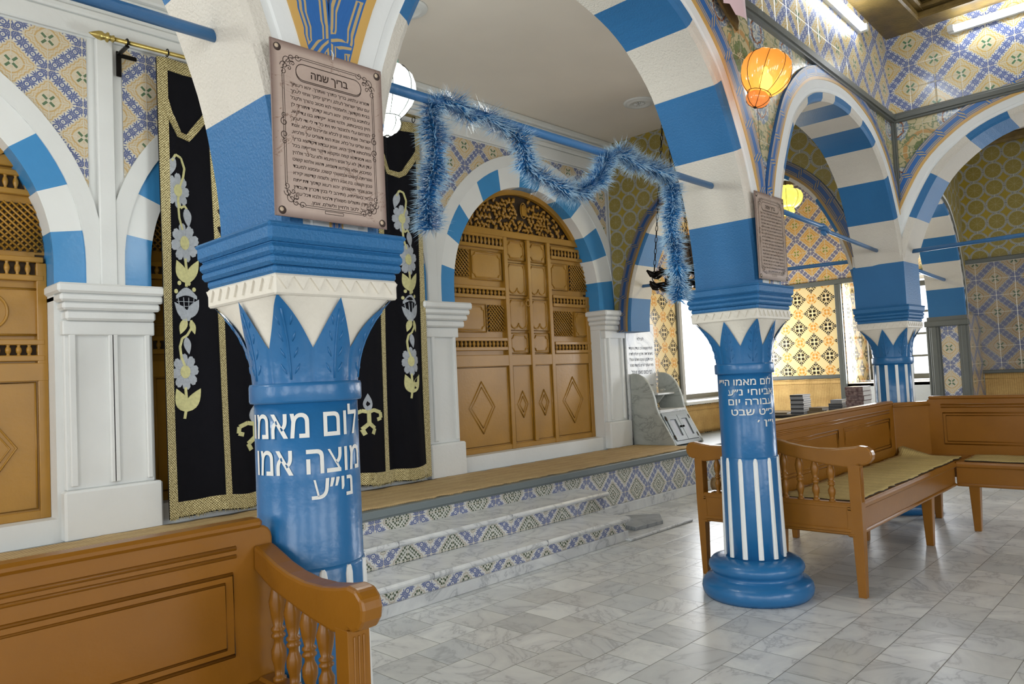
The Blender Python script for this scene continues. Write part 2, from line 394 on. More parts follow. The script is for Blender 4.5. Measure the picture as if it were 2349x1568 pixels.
# ------------------------------------------------------------------ mesh building
class MB:
    def __init__(s, T=None): s.v, s.f, s.m, s.uv, s.sm, s.T = [], [], [], [], [], T
    def face(s, pts, mat=0, uv=None, smooth=False):
        i = len(s.v); s.v += [Vector(p) for p in pts]; s.f.append(list(range(i, i+len(pts)))); s.m.append(mat); s.uv.append(uv); s.sm.append(smooth)
        return s
    def grid(s, rows, mat=0, closed=False, smooth=True, uv=None, matf=None):
        """rows: list of equally long point lists"""
        i = len(s.v); n = len(rows[0])
        for r in rows: s.v += [Vector(p) for p in r]
        for a in range(len(rows)-1):
            for b in range(n if closed else n-1):
                c = (b+1) % n
                s.f.append([i+a*n+b, i+a*n+c, i+(a+1)*n+c, i+(a+1)*n+b])
                s.m.append(matf(a, b) if matf else mat); s.sm.append(smooth)
                s.uv.append([uv(a, b), uv(a, b+1), uv(a+1, b+1), uv(a+1, b)] if uv else None)
        return s
    def box(s, x0, y0, z0, x1, y1, z1, mat=0):
        p = [(x, y, z) for z in (z0, z1) for y in (y0, y1) for x in (x0, x1)]
        for q in ((0, 2, 3, 1), (4, 5, 7, 6), (0, 1, 5, 4), (2, 6, 7, 3), (0, 4, 6, 2), (1, 3, 7, 5)):
            s.face([p[k] for k in q], mat)
        return s
    def cbox(s, x0, y0, z0, x1, y1, z1, c=.004, mat=0):
        """box with chamfered edges"""
        c = min(c, abs(x1-x0)*.45, abs(y1-y0)*.45, abs(z1-z0)*.45)
        X, Y, Z = (x0, x1), (y0, y1), (z0, z1); sg = (1, -1)
        P = {}
        for i in (0, 1):
            for j in (0, 1):
                for k in (0, 1):
                    x, y, z = X[i], Y[j], Z[k]; dx, dy, dz = sg[i]*c, sg[j]*c, sg[k]*c
                    P[i, j, k] = ((x, y+dy, z+dz), (x+dx, y, z+dz), (x+dx, y+dy, z))
        def quad(a): s.face(a, mat)
        for i in (0, 1): quad([P[i, 0, 0][0], P[i, 1, 0][0], P[i, 1, 1][0], P[i, 0, 1][0]][::1 if i else -1])
        for j in (0, 1): quad([P[0, j, 0][1], P[0, j, 1][1], P[1, j, 1][1], P[1, j, 0][1]][::1 if j else -1])
        for k in (0, 1): quad([P[0, 0, k][2], P[1, 0, k][2], P[1, 1, k][2], P[0, 1, k][2]][::1 if k else -1])
        for i in (0, 1):
            for j in (0, 1): quad([P[i, j, 0][0], P[i, j, 1][0], P[i, j, 1][1], P[i, j, 0][1]][::1 if i != j else -1])
            for k in (0, 1): quad([P[i, 0, k][0], P[i, 0, k][2], P[i, 1, k][2], P[i, 1, k][0]][::1 if i != k else -1])
        for j in (0, 1):
            for k in (0, 1): quad([P[0, j, k][1], P[1, j, k][1], P[1, j, k][2], P[0, j, k][2]][::1 if j != k else -1])
        for key in P: s.face(P[key], mat)
        return s
    def prism(s, poly, f, d, mat=0, smooth=False):
        """poly of 2D points; f(a,b,t) -> 3D for t in (0,d)"""
        A = [f(a, b, 0) for a, b in poly]; B = [f(a, b, d) for a, b in poly]; n = len(poly)
        s.face(A[::-1], mat); s.face(B, mat)
        for i in range(n):
            j = (i+1) % n; s.face([A[i], A[j], B[j], B[i]], mat, None, smooth)
        return s
    def tube(s, path, r, seg=8, mat=0, cap=True, closed=False):
        path = [Vector(p) for p in path]; n = len(path); rows = []
        rr = r if isinstance(r, (list, tuple)) else [r]*n
        up = None
        for i, p in enumerate(path):
            t = (path[(i+1) % n]-path[i-1]) if closed else (path[min(i+1, n-1)]-path[max(i-1, 0)])
            t = t.normalized() if t.length > 1e-9 else Vector((0, 0, 1))
            if up is None:
                up = Vector((0, 0, 1)) if abs(t.z) < .9 else Vector((1, 0, 0))
            a = t.cross(up)
            if a.length < 1e-6: a = t.orthogonal()
            a.normalize(); b = a.cross(t).normalized(); up = b
            rows.append([p+(a*math.cos(k*2*PI/seg)+b*math.sin(k*2*PI/seg))*rr[i] for k in range(seg)])
        if closed: rows.append(rows[0])
        s.grid(rows, mat, True)
        if cap and not closed:
            s.face(rows[0][::-1], mat); s.face(rows[-1], mat)
        return s
    def lathe(s, prof, c=(0, 0, 0), seg=24, mat=0, ax='z', fr=None):
        rows = []
        for r, z in prof:
            row = []
            for k in range(seg):
                a = k*2*PI/seg; q = r*(fr(a) if fr else 1)
                x, y = q*math.cos(a), q*math.sin(a)
                row.append((c[0]+x, c[1]+y, c[2]+z) if ax == 'z' else ((c[0]+x, c[1]+z, c[2]+y) if ax == 'y' else (c[0]+z, c[1]+x, c[2]+y)))
            rows.append(row)
        s.grid(rows, mat, True); s.face(rows[0][::-1], mat); s.face(rows[-1], mat)
        return s
    def add2d(s, vf, f, mat=0):
        v, fs = vf; i = len(s.v)
        s.v += [Vector(f(a, b)) for a, b in v]
        for q in fs: s.f.append([i+k for k in q]); s.m.append(mat); s.uv.append(None); s.sm.append(False)
        return s
    def build(s, name, mats, parent=None, bevel=0):
        T = s.T; vv = [T @ p for p in s.v] if T else s.v
        me = bpy.data.meshes.new(name); me.from_pydata([tuple(p) for p in vv], [], s.f)
        for q in (mats if isinstance(mats, (list, tuple)) else [mats]): me.materials.append(M[q] if isinstance(q, str) else q)
        L = me.uv_layers.new(name='UVMap'); d = L.data
        for p, mi, uv, sm in zip(me.polygons, s.m, s.uv, s.sm):
            p.material_index = mi; p.use_smooth = sm
            if uv:
                for li, q in zip(p.loop_indices, uv): d[li].uv = q
            else:
                n = p.normal; k = 2 if abs(n.z) > .75 else (0 if abs(n.x) > abs(n.y) else 1)
                for li in p.loop_indices:
                    c = vv[me.loops[li].vertex_index]
                    d[li].uv = (c.x, c.y) if k == 2 else ((c.y, c.z) if k == 0 else (c.x, c.z))
        bm = bmesh.new(); bm.from_mesh(me); bmesh.ops.remove_doubles(bm, verts=bm.verts, dist=1e-5)
        bmesh.ops.recalc_face_normals(bm, faces=bm.faces); bm.to_mesh(me); bm.free()
        o = bpy.data.objects.new(name, me); COL.objects.link(o)
        if parent is not None:
            o.parent = parent; o.matrix_parent_inverse = parent.matrix_basis.inverted()
        if bevel:
            b = o.modifiers.new('bevel', 'BEVEL'); b.width = bevel; b.segments = 2; b.limit_method = 'ANGLE'
        return o
def tag(o, label, cat, group=None):
    o['label'] = label; o['category'] = cat
    if group: o['group'] = group
    return o
def thing(name, loc, label, cat, group=None):
    o = bpy.data.objects.new(name, None); COL.objects.link(o); o.location = loc; o.empty_display_size = .1
    return tag(o, label, cat, group)
def struct(o): o['kind'] = 'structure'; return o
def root_struct(name, loc):
    o = bpy.data.objects.new(name, None); COL.objects.link(o); o.location = loc; o['kind'] = 'structure'; return o
def dup(root, delta, label, group=None):
    r = root.copy(); COL.objects.link(r); keep = lambda n, o: setattr(n, 'matrix_parent_inverse', o.matrix_parent_inverse.copy()); r.location = Vector(root.location)+Vector(delta); r['label'] = label
    if group: r['group'] = group
    for ch in list(root.children):
        c = ch.copy(); COL.objects.link(c); c.parent = r; keep(c, ch)
        for g in ch.children:
            e = g.copy(); COL.objects.link(e); e.parent = c; keep(e, g)
    return r
_tc = {}
def text2d(st, size=1.0, bold=0.0, spacing=1.0, hebrew=True):
    """outline of a line of writing as flat 2D mesh, origin at the left of the baseline, in units of size"""
    if hebrew:
        st = st[::-1].translate(str.maketrans('()', ')('))
    c = bpy.data.curves.new('t', 'FONT'); c.body = st; c.size = size; c.offset = bold; c.space_character = spacing; c.resolution_u = 3
    o = bpy.data.objects.new('t', c); COL.objects.link(o)
    dg = bpy.context.evaluated_depsgraph_get(); me = bpy.data.meshes.new_from_object(o.evaluated_get(dg))
    v = [(q.co.x, q.co.y) for q in me.vertices]; f = [list(p.vertices) for p in me.polygons]
    bpy.data.objects.remove(o); bpy.data.curves.remove(c); bpy.data.meshes.remove(me)
    if not v: return [], [], (0, 0, 0, 0)
    xs = [q[0] for q in v]; ys = [q[1] for q in v]
    return v, f, (min(xs), max(xs), min(ys), max(ys))
def fit(st, x0, x1, y, h, just=None, bold=0, spacing=1.0):
    """a line of writing scaled so that it spans x0..x1 (just='r' right aligned at x1 with letter height h instead)"""
    v, f, b = text2d(st, 1.0, bold, spacing)
    if not v: return v, f
    sy = h/.72
    if just == 'r':
        return [(x1-(b[1]-a)*sy, y+c*sy) for a, c in v], f
    if just == 'c':
        m = (x0+x1)/2; w = (b[0]+b[1])/2
        return [(m+(a-w)*sy, y+c*sy) for a, c in v], f
    sx = (x1-x0)/(b[1]-b[0])
    return [(x0+(a-b[0])*sx, y+c*sy) for a, c in v], f
def spiral(cx, cy, r, turns, ph, n=18, flip=1):
    return [(cx+r*(1-k/n*.85)*math.cos(ph+flip*turns*2*PI*k/n), cy+r*(1-k/n*.85)*math.sin(ph+flip*turns*2*PI*k/n)) for k in range(n+1)]

# ------------------------------------------------------------------ key positions
C1, C2, C3 = (1.12, 1.885), (3.75, 1.893), (6.46, 1.985)
C0 = (-1.51, 1.877); C4 = (6.46, -.66)
YW, ZP, ZC = 4.6, .43, 3.55          # ark wall, platform top, aisle ceiling
XE = 9.0                              # east window wall
ZR, ZA = 3.06, 3.70                   # clerestory rail, atrium ceiling edge
PROF = [(1, 1.6), (.995, 1.75), (.965, 1.97), (.925, 2.13), (.865, 2.30), (.725, 2.585), (.575, 2.745), (.42, 2.845), (.2, 2.908), (0, 2.928)]
def smooth_prof(zapex):
    k = (zapex-1.6)/(2.925-1.6); pts = [(a, 1.6+(z-1.6)*k) for a, z in PROF]
    full = [(-a, z) for a, z in pts]+[(a, z) for a, z in pts[::-1][1:]]
    out = []                                   # Catmull-Rom
    for i in range(len(full)-1):
        p0, p1, p2, p3 = full[max(i-1, 0)], full[i], full[i+1], full[min(i+2, len(full)-1)]
        for q in range(5):
            t = q/5
            out.append(tuple(.5*(2*p1[c]+(p2[c]-p0[c])*t+(2*p0[c]-5*p1[c]+4*p2[c]-p3[c])*t*t+(3*p1[c]-p0[c]-3*p2[c]+p3[c])*t**3) for c in (0, 1)))
    out.append(full[-1]); return out
BW = [1.12, 1.12, 1.1, 1.03, .9, .75, .5]
def arch_wall(name, A, B, th, zapex, ztop, front, back, bands=('blue', 'plaster'), rail=None, upper=None, trim='strap', pier=.15, backtrim=False, zfront=None, mould=.13, tw=.085):
    """a wall pierced by one horseshoe arch between the piers at A and B; front is to the right of A->B"""
    A = Vector((A[0], A[1])); B = Vector((B[0], B[1])); L = (B-A).length; d = (B-A)/L; nrm = Vector((d.y, -d.x))
    P = lambda s, t, z: (A.x+d.x*s+nrm.x*t, A.y+d.y*s+nrm.y*t, z)
    half = L/2-pier; pr = [(L/2+a*half, z) for a, z in smooth_prof(zapex)]
    # resample with a vertex on every band border
    seg = [math.dist(pr[i], pr[i+1]) for i in range(len(pr)-1)]; tot = sum(seg)
    w = BW+BW[::-1]; cum = [0]
    for q in w: cum.append(cum[-1]+q)
    cuts = [c/cum[-1]*tot for c in cum]; cuts.pop(7)
    stops = sorted(set([round(c, 5) for c in cuts]+[round(tot*i/64, 5) for i in range(65)]))
    def at(x):
        a = 0
        for i, sg in enumerate(seg):
            if a+sg >= x-1e-6 or i == len(seg)-1:
                t = min(1, max(0, (x-a)/sg)); return (pr[i][0]*(1-t)+pr[i+1][0]*t, pr[i][1]*(1-t)+pr[i+1][1]*t)
            a += sg
    pts = [at(x) for x in stops]; n = len(pts)
    def band(i):
        x = (stops[i]+stops[i+1])/2
        return sum(1 for c in cuts[1:-1] if c < x) % 2
    nr = []
    for i in range(n):
        a, b = pts[max(i-1, 0)], pts[min(i+1, n-1)]; tx, tz = b[0]-a[0], b[1]-a[1]; l = math.hypot(tx, tz); nr.append((-tz/l, tx/l))
    def off(k): return [(min(L, max(0, p[0]+q[0]*k)), p[1]+max(0, q[1])*k) for p, q in zip(pts, nr)]
    o1, o2, o3 = off(.05), off(mould), off(mould+tw)
    T = th/2
    mats = [bands[0], bands[1], 'white', front, back, upper or front]
    b = MB()
    b.grid([[P(p[0], -T, p[1]) for p in pts], [P(p[0], T-.012, p[1]) for p in pts], [P(p[0], T, p[1]+.0) for p in off(.016)]], 0, smooth=False, matf=lambda r, i: band(i))
    for sgn in (1, -1):
        f = lambda q, e=0: [P(p[0], sgn*(T+e), p[1]) for p in q]
        b.grid([f(off(.016 if sgn > 0 else 0)), f(o1, .006)], smooth=False, matf=lambda r, i: band(i))
        b.grid([f(o1, .006), f(off(.056), -.002), f(off(.075), -.002), f(off(.08), .004), f(o2, .004), f(o2, -.012)], 2, smooth=False)
        fm = 3 if sgn > 0 else 4
        zt = (rail if rail else ztop)
        for i in range(n-1):
            p, q = o2[i], o2[i+1]
            b.face([P(p[0], sgn*(T-.010), p[1]), P(q[0], sgn*(T-.010), q[1]), P(q[0], sgn*(T-.010), zt), P(p[0], sgn*(T-.010), zt)], fm)
        for s0, s1 in ((0, o2[0][0]), (o2[-1][0], L)):
            if s1-s0 > .002: b.face([P(s0, sgn*(T-.010), 1.6), P(s1, sgn*(T-.010), 1.6), P(s1, sgn*(T-.010), zt), P(s0, sgn*(T-.010), zt)], fm)
        if rail: b.face([P(0, sgn*(T-.010), zt), P(L, sgn*(T-.010), zt), P(L, sgn*(T-.010), ztop), P(0, sgn*(T-.010), ztop)], 5 if sgn > 0 else 4)
    b.face([P(0, -T+.01, ztop), P(L, -T+.01, ztop), P(L, T-.01, ztop), P(0, T-.01, ztop)], 2)
    for s0, s1 in ((0, pts[0][0]), (pts[-1][0], L)): b.face([P(s0, -T, 1.6), P(s1, -T, 1.6), P(s1, T, 1.6), P(s0, T, 1.6)], 0)
    w_ = struct(b.build(name, mats))
    for sgn in ((1, -1) if backtrim else (1,)):
        t = MB(); ln = [0]
        for i in range(n-1): ln.append(ln[-1]+math.dist(o2[i], o2[i+1]))
        t.grid([[P(p[0], sgn*(T-.009), p[1]) for p in o2], [P(p[0], sgn*(T+.008), p[1]) for p in o2], [P(p[0], sgn*(T+.008), p[1]) for p in o3], [P(p[0], sgn*(T-.009), p[1]) for p in o3]], 0, smooth=False,
               uv=lambda a, i: (ln[min(i, n-1)], (0, .0, 1, 1)[a]))
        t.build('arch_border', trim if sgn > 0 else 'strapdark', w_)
    return w_

# ------------------------------------------------------------------ floor, platform, walls, ceilings
b = MB(); b.face([(-3.6, -4.6, 0), (9.4, -4.6, 0), (9.4, 4.8, 0), (-3.6, 4.8, 0)])
struct(b.build('floor', 'floor'))
b = MB()                                                       # platform under the ark wall
b.box(-3.5, 3.83, .085, 9.0, 4.66, .385, 0)
b.box(-3.5, 3.815, 0, 9.0, 4.66, .085, 1)
b.box(-3.5, 3.80, .385, 9.0, 4.66, .43, 2); b.box(-3.5, 3.81, .372, 9.0, 3.9, .385, 2)
struct(b.build('platform', ['tile_step', 'marble', 'trim_grey'], bevel=.004))
def step(name, x1, y0, y1, z0, z1, base):
    b = MB(); b.box(-1.2, y0+.025, z0, x1-.03, y1, z1-.032, 0)
    if base: b.box(-1.2, y0+.012, 0, x1-.018, y1, .065, 1)
    o = struct(b.build(name, ['tile_step', 'marble'], bevel=.003))
    n = MB(); n.cbox(-1.22, y0-.012, z1-.034, x1, y1, z1, .012, 0)
    for q in (.55, 1.75, 2.62, 3.55): n.box(q, y0-.0125, z1-.0341, q+.004, y1, z1+.0004, 1)
    struct(n.build('tread', ['marble', 'book_grey'], o)); return o
step('step_lower', 4.46, 3.19, 3.55, 0, .165, True)
step('step_upper', 4.62, 3.49, 3.825, .165, .298, False)

def arc_pts(cx, cz, r, n=36, z0=1.82):
    a = [(cx-r, z0)] if cz > z0 else []
    a += [(cx-r*math.cos(PI*k/n), cz+r*math.sin(PI*k/n)) for k in range(n+1)]
    if cz > z0: a.append((cx+r, z0))
    return a
DOORS = [(.245, .97), (2.705, .98), (5.10, .975)]; ZS = 1.95
b = MB()                                                       # ark wall front with three arched openings
def ark_wall():
    ztop = ZC; Y = YW
    xs = [-3.5]
    for cx, r in DOORS: xs += [cx-r, cx+r]
    xs.append(7.60)
    for i in range(0, len(xs), 2):                             # piers
        b.face([(xs[i], Y, ZP), (xs[i+1], Y, ZP), (xs[i+1], Y, ztop), (xs[i], Y, ztop)], 0)
    for cx, r in DOORS:
        p = arc_pts(cx, ZS, r)
        for i in range(len(p)-1):
            q0, q1 = p[i], p[i+1]
            if abs(q0[0]-q1[0]) > 1e-6: b.face([(q0[0], Y, q0[1]), (q1[0], Y, q1[1]), (q1[0], Y, ztop), (q0[0], Y, ztop)], 0)
        b.face([(cx-r, Y, ZP), (cx+r, Y, ZP), (cx+r, Y, .555), (cx-r, Y, .555)], 0)
        b.face([(cx-r, Y, .555), (cx+r, Y, .555), (cx+r, Y+.16, .555), (cx-r, Y+.16, .555)], 0)
        for x in (cx-r, cx+r): b.face([(x, Y, .555), (x, Y+.16, .555), (x, Y+.16, 1.82), (x, Y, 1.82)], 0)
    # the strip of wall past the ark, the window wall above and below
    b.box(7.60, Y, ZP, 9.0, Y+.3, .80, 1); b.box(7.60, Y, 2.75, 9.0, Y+.3, ztop, 1); b.box(8.985, Y, ZP, 9.0, Y+.3, ztop, 1)
    b.face([(7.60, Y, .80), (7.60, Y+.3, .80), (7.60, Y+.3, 2.75), (7.60, Y, 2.75)], 1)
ark_wall()
W_ARK = struct(b.build('wall_north', ['white', 'tile_star']))
b = MB()
b.box(6.60, YW-.012, .50, 7.515, YW-.001, 2.04, 0); b.box(6.60, YW-.012, 2.04, 7.40, YW-.001, ZC, 1)
b.build('tile_facing', ['tile_star', 'tile_orange'], W_ARK)

def voussoirs(cx, r, cxo, ro, name, rd):
    """painted blue and white blocks round a door arch, with a raised white ring outside"""
    n = 44; p = arc_pts(cx, ZS, r, n); q = arc_pts(cxo, ZS, ro, n)
    tot = r*PI+2*(ZS-1.82); cuts = [tot*k/13 for k in range(1, 13)]; cuts[0] *= 1.12; cuts[-1] = tot-(tot-cuts[-1])*1.12
    cum = [0]
    for i in range(len(p)-1): cum.append(cum[-1]+math.dist(p[i], p[i+1]))
    b = MB(); bl = MB()
    # resample both curves at shared fractions
    def at(c, t):
        x = t*cum[-1]
        for i in range(len(p)-1):
            if cum[i+1] >= x-1e-9:
                k = (x-cum[i])/(cum[i+1]-cum[i]); return (c[i][0]*(1-k)+c[i+1][0]*k, c[i][1]*(1-k)+c[i+1][1]*k)
        return c[-1]
    ts = sorted(set([round(i/90, 6) for i in range(91)]+[round(c/tot, 6) for c in cuts]))
    for i in range(len(ts)-1):
        m = (ts[i]+ts[i+1])/2*tot; k = sum(1 for c in cuts if c < m) % 2
        a0, a1, o0, o1 = at(p, ts[i]), at(p, ts[i+1]), at(q, ts[i]), at(q, ts[i+1])
        e = .012
        b.face([(a0[0], YW-e, a0[1]), (a1[0], YW-e, a1[1]), (o1[0], YW-e, o1[1]), (o0[0], YW-e, o0[1])], k)
        b.face([(a0[0], YW-e, a0[1]), (a1[0], YW-e, a1[1]), (a1[0], YW+.16, a1[1]), (a0[0], YW+.16, a0[1])], k)
    ring = [(x+(x-cxo)*.085, 1.82 if abs(z-1.82) < 1e-6 else ZS+(z-ZS)*1.085) for x, z in q]
    b.grid([[(x, YW-.012, z) for x, z in q], [(x, YW-rd, z) for x, z in q], [(x, YW-rd, z) for x, z in ring], [(x, YW, z) for x, z in ring]], 2, smooth=False)
    return b.build(name, ['blue_ark', 'white_gloss', 'white'], W_ARK)
for (cx, r), (cxo, ro, rd) in zip(DOORS, ((.245, 1.13, .022), (2.705, 1.13, .026), (5.155, 1.175, .018))): voussoirs(cx, r, cxo, ro, 'voussoir_band', rd)

def pilaster(x0, x1, xa, xb, panels):
    """white pilaster: plinth, panelled shaft, moulded impost"""
    b = MB(); Y = YW
    b.cbox(x0-.02, Y-.075, ZP, x1+.03, Y+.01, .70, .012)
    b.cbox(x0, Y-.035, .70, x1, Y+.01, 1.60, .006)
    for a, c in panels:                                         # raised fillets leave sunk panels
        for u0, u1, w0, w1 in ((a-.035, a, .72, 1.60), (c, c+.03, .72, 1.60)): b.cbox(u0, Y-.055, w0, u1, Y, w1, .005)
    b.cbox(x0-.01, Y-.058, 1.54, x1+.01, Y, 1.62, .006)
    for z0, z1, e in ((1.62, 1.675, .035), (1.675, 1.72, .055), (1.72, 1.765, .07), (1.765, 1.82, .085)):
        b.cbox(xa+.085-e, Y-.05-e, z0, xb-.085+e, Y+.14, z1, .012)
    return b.build('pilaster', 'white', W_ARK)
pilaster(1.25, 1.71, 1.20, 1.77, [(1.305, 1.47), (1.52, 1.665)])
pilaster(3.78, 4.10, 3.70, 4.21, [(3.86, 4.05)])
pilaster(6.10, 6.42, 6.02, 6.52, [(6.18, 6.36)])
b = MB()                                                       # lesenes, cornice and spandrel tiles
for x0, x1 in ((1.445, 1.535), (3.83, 3.93), (6.33, 6.45)):
    b.cbox(x0, YW-.036, 1.815, x1, YW, 3.25, .006)
for z0, z1, e in ((3.25, 3.36, .03), (3.36, 3.40, .045), (3.40, 3.47, .02), (3.47, 3.50, .10), (3.50, 3.55, .13)):
    b.cbox(-3.5, YW-e, z0, 6.285, YW+.01, z1, .01)
b.build('cornice', 'white', W_ARK)
def spandrel(x0, x1, cxo, ro, zt=3.235):
    ro = ro*1.10; n = 24; b = MB()
    for i in range(n):
        u0, u1 = x0+(x1-x0)*i/n, x0+(x1-x0)*(i+1)/n
        h = lambda u: ZS+math.sqrt(max(0, ro*ro-(u-cxo)**2)) if abs(u-cxo) < ro else ZS+.2
        a, c = h(u0), h(u1)
        if a < zt and c < zt: b.face([(u0, YW-.008, a), (u1, YW-.008, c), (u1, YW-.008, zt), (u0, YW-.008, zt)])
    return b.build('spandrel_tiles', 'tile_ark', W_ARK)
spandrel(-.9, 1.40, .245, 1.10); spandrel(1.59, 3.76, 2.705, 1.08); spandrel(4.0, 6.27, 5.155, 1.13)

# east wall with its window recess
b = MB()
def east():
    X, Z0, Z1, ya, yb = XE, .93, 2.13, 2.32, 3.26
    b.box(X, yb, 1.04, X+.4, 4.7, 2.13, 0); b.box(X, -4.6, 2.16, X+.4, 2.0, 3.40, 1); b.box(X, 2.0, Z1, X+.4, 4.7, 3.40, 2)
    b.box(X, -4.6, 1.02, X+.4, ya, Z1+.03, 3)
    b.box(X, yb, 0, X+.4, 4.7, 1.04, 4); b.box(X, -4.6, 0, X+.4, ya, 1.02, 4); b.box(X, ya, 0, X+.4, yb, Z0, 4)
    b.box(X, -4.6, 3.40, X+.4, 4.7, 3.75, 4)
    b.box(X+.002, yb-.004, Z0, X+.76, yb+.01, Z1, 0)
    b.box(X+.3, ya-.1, Z1, X+.8, yb+.1, Z1+.1, 4); b.box(X+.3, ya-.1, Z0-.1, X+.8, yb+.1, Z0, 4); b.box(X+.3, ya-.1, Z0, X+.8, ya, Z1, 4); b.box(X+.3, yb+.01, Z0, X+.8, yb+.1, Z1, 4)
east()
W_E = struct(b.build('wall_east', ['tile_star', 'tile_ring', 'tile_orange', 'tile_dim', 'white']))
b = MB()
for z0, z1, e in ((2.10, 2.16, .03),): b.cbox(XE-e, 2.30, z0, XE+.01, 4.6, z1, .008)
b.cbox(XE-.03, 3.27, .44, XE+.01, 3.34, 2.10, .006); b.cbox(XE-.045, 3.265, .44, XE+.01, 3.285, 2.10, .004)
b.cbox(XE-.02, 3.34, 1.0, XE+.01, 4.6, 1.045, .006); b.cbox(XE-.03, -4.5, 2.145, XE+.01, 1.99, 2.19, .008)
b.cbox(XE-.035, -4.5, 1.0, XE+.01, 1.99, 1.035, .006)
b.build('wall_rail', 'grey_wood', W_E)
b = MB(); b.cbox(XE-.08, -4.5, 3.34, XE+.01, 4.6, 3.43, .02); b.build('wall_cornice', 'gilt', W_E)

# side walls behind the camera, with openings added for the fill lamps
def plain_wall(name, axis, at, a0, a1, wins, zt):
    b = MB(); xs = sorted(wins); cur = a0
    def seg(u0, u1, z0, z1):
        if axis == 'y': b.box(u0, at-.15, z0, u1, at, z1)
        else: b.box(at-.15, u0, z0, at, u1, z1)
    for c, w in xs:
        seg(cur, c-w/2, 0, zt); seg(c-w/2, c+w/2, 0, .8); seg(c-w/2, c+w/2, 2.7, zt); cur = c+w/2
    seg(cur, a1, 0, zt); return struct(b.build(name, 'white'))
plain_wall('wall_south', 'y', -4.45, -3.6, 9.2, [(-1.9, 1.5), (.7, 1.5), (3.3, 1.5)], 4.1)
plain_wall('wall_west', 'x', -3.45, -4.6, 4.8, [(-2.4, 1.4), (.2, 1.4), (3.2, 1.4)], 4.1)

# ceilings
b = MB(); b.box(-3.5, 2.05, ZC, 6.30, 4.62, ZC+.1); struct(b.build('ceiling_aisle', 'ceiling'))
b = MB(); b.box(6.62, -4.5, 3.43, 9.05, 4.62, 3.53); struct(b.build('ceiling_east_aisle', 'ceiling'))
b = MB(); b.box(-3.5, -4.5, 4.02, 6.6, 2.08, 4.1, 0)
xa, ya = 6.295, 1.725                                           # atrium corner
for z0, z1, e in ((3.70, 3.76, .20), (3.76, 3.80, .24), (3.80, 3.83, .20), (3.83, 3.87, .27), (3.87, 4.02, .24)):
    b.cbox(-3.5, ya-e, z0, xa+.1, ya+.1, z1, .012); b.cbox(xa-e+.003, -4.4, z0+.003, xa+.1, ya-.003, z1-.003, .012)
def wavy(f, length, d0):
    n = int(length/.02); 
    top = [f(k*.02, 0, 3.955) for k in range(n)]; bot = [f(k*.02, 0, 3.885+.024*abs(math.sin(k*.02*PI/.075))) for k in range(n)]
    bot2 = [f(k*.02, .035, 3.885+.024*abs(math.sin(k*.02*PI/.075))) for k in range(n)]; top2 = [f(k*.02, .035, 3.955) for k in range(n)]
    b.grid([top, bot, bot2, top2], 0, smooth=False)
wavy(lambda s, d, z: (xa-.27-d, ya-.3-s, z), 3.0, 0); wavy(lambda s, d, z: (xa-.3-s, ya-.27-d, z), 3.0, 0)
for k in range(5):                                              # coffer ribs
    y = ya-.75-k*.62; b.cbox(0, y-.05, 3.90, xa-.2, y+.05, 4.03, .015)
    x = xa-.75-k*.62; b.cbox(x-.05, -3.5, 3.895, x+.05, ya-.2, 4.03, .015)
struct(b.build('ceiling_atrium', 'gilt'))

# arcades
arch_wall('wall_arcade_north', C1, C2, .35, 2.925, ZA+.05, 'tile_floral', 'plaster', rail=ZR, upper='tile_hall', tw=.125)
arch_wall('wall_arcade_north.001', C0, C1, .35, 2.925, ZA+.05, 'tile_floral', 'plaster', rail=ZR, upper='tile_hall', tw=.125)
arch_wall('wall_arcade_north.002', C2, C3, .35, 2.87, ZA+.05, 'tile_floral', 'plaster', rail=ZR, upper='tile_hall')
arch_wall('wall_arcade_east', C3, C4, .35, 2.91, ZA+.05, 'tile_floral', 'plaster', rail=ZR, upper='tile_hall', tw=.105)
CA = (6.46, 4.56)
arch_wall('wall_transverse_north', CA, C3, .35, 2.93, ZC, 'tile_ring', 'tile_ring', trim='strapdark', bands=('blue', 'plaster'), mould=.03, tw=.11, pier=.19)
CP = (8.65, 2.07)
b = MB(); h_ = .190                                             # the corner pier over the farthest column
for z0, z1, m in ((1.605, 1.945, 0), (1.945, 2.03, 1)): b.box(C3[0]-h_, C3[1]-h_, z0, C3[0]+h_, C3[1]+h_, z1, m)
struct(b.build('wall_corner_pier', ['blue', 'plaster']))
arch_wall('wall_transverse_east', C3, CP, .34, 2.66, 3.43, 'tile_ring', 'tile_ring', trim='grey_wood', mould=.012, tw=.03)
# grey rails of the clerestory and the corner strip
def rail(name, f):
    b = MB()
    for z0, z1, e in ((ZR-.035, ZR+.035, .022), (ZR-.018, ZR+.018, .034)): f(b, z0, z1, e)
    return struct(b.build(name, 'grey_wood'))
yf1, yf2 = 1.712, 1.80
def r1(b, z0, z1, e):
    p = [(-3.4, 1.877-.175+.006), (3.75, 1.893-.175+.006), (6.29, 1.985-.175)]
    for (x0, y0), (x1, y1) in zip(p, p[1:]):
        q = [(x0, y0-e), (x1, y1-e), (x1, y1+.02), (x0, y0+.02)]
        A = [(x, y, z0) for x, y in q]; Bq = [(x, y, z1) for x, y in q]
        b.face(A); b.face(Bq)
        for i in range(4): b.face([A[i], A[(i+1) % 4], Bq[(i+1) % 4], Bq[i]])
rail('trim_1', r1)
rail('trim_2', lambda b, z0, z1, e: b.cbox(6.29-e, -4.4, z0, 6.31, 1.80, z1, .004))
b = MB()
for e, w in ((.018, .028), (.03, .016)): b.cbox(6.285-e, 1.812-w, 2.42, 6.30, 1.818, ZR, .003)
struct(b.build('trim_3', 'grey_wood'))

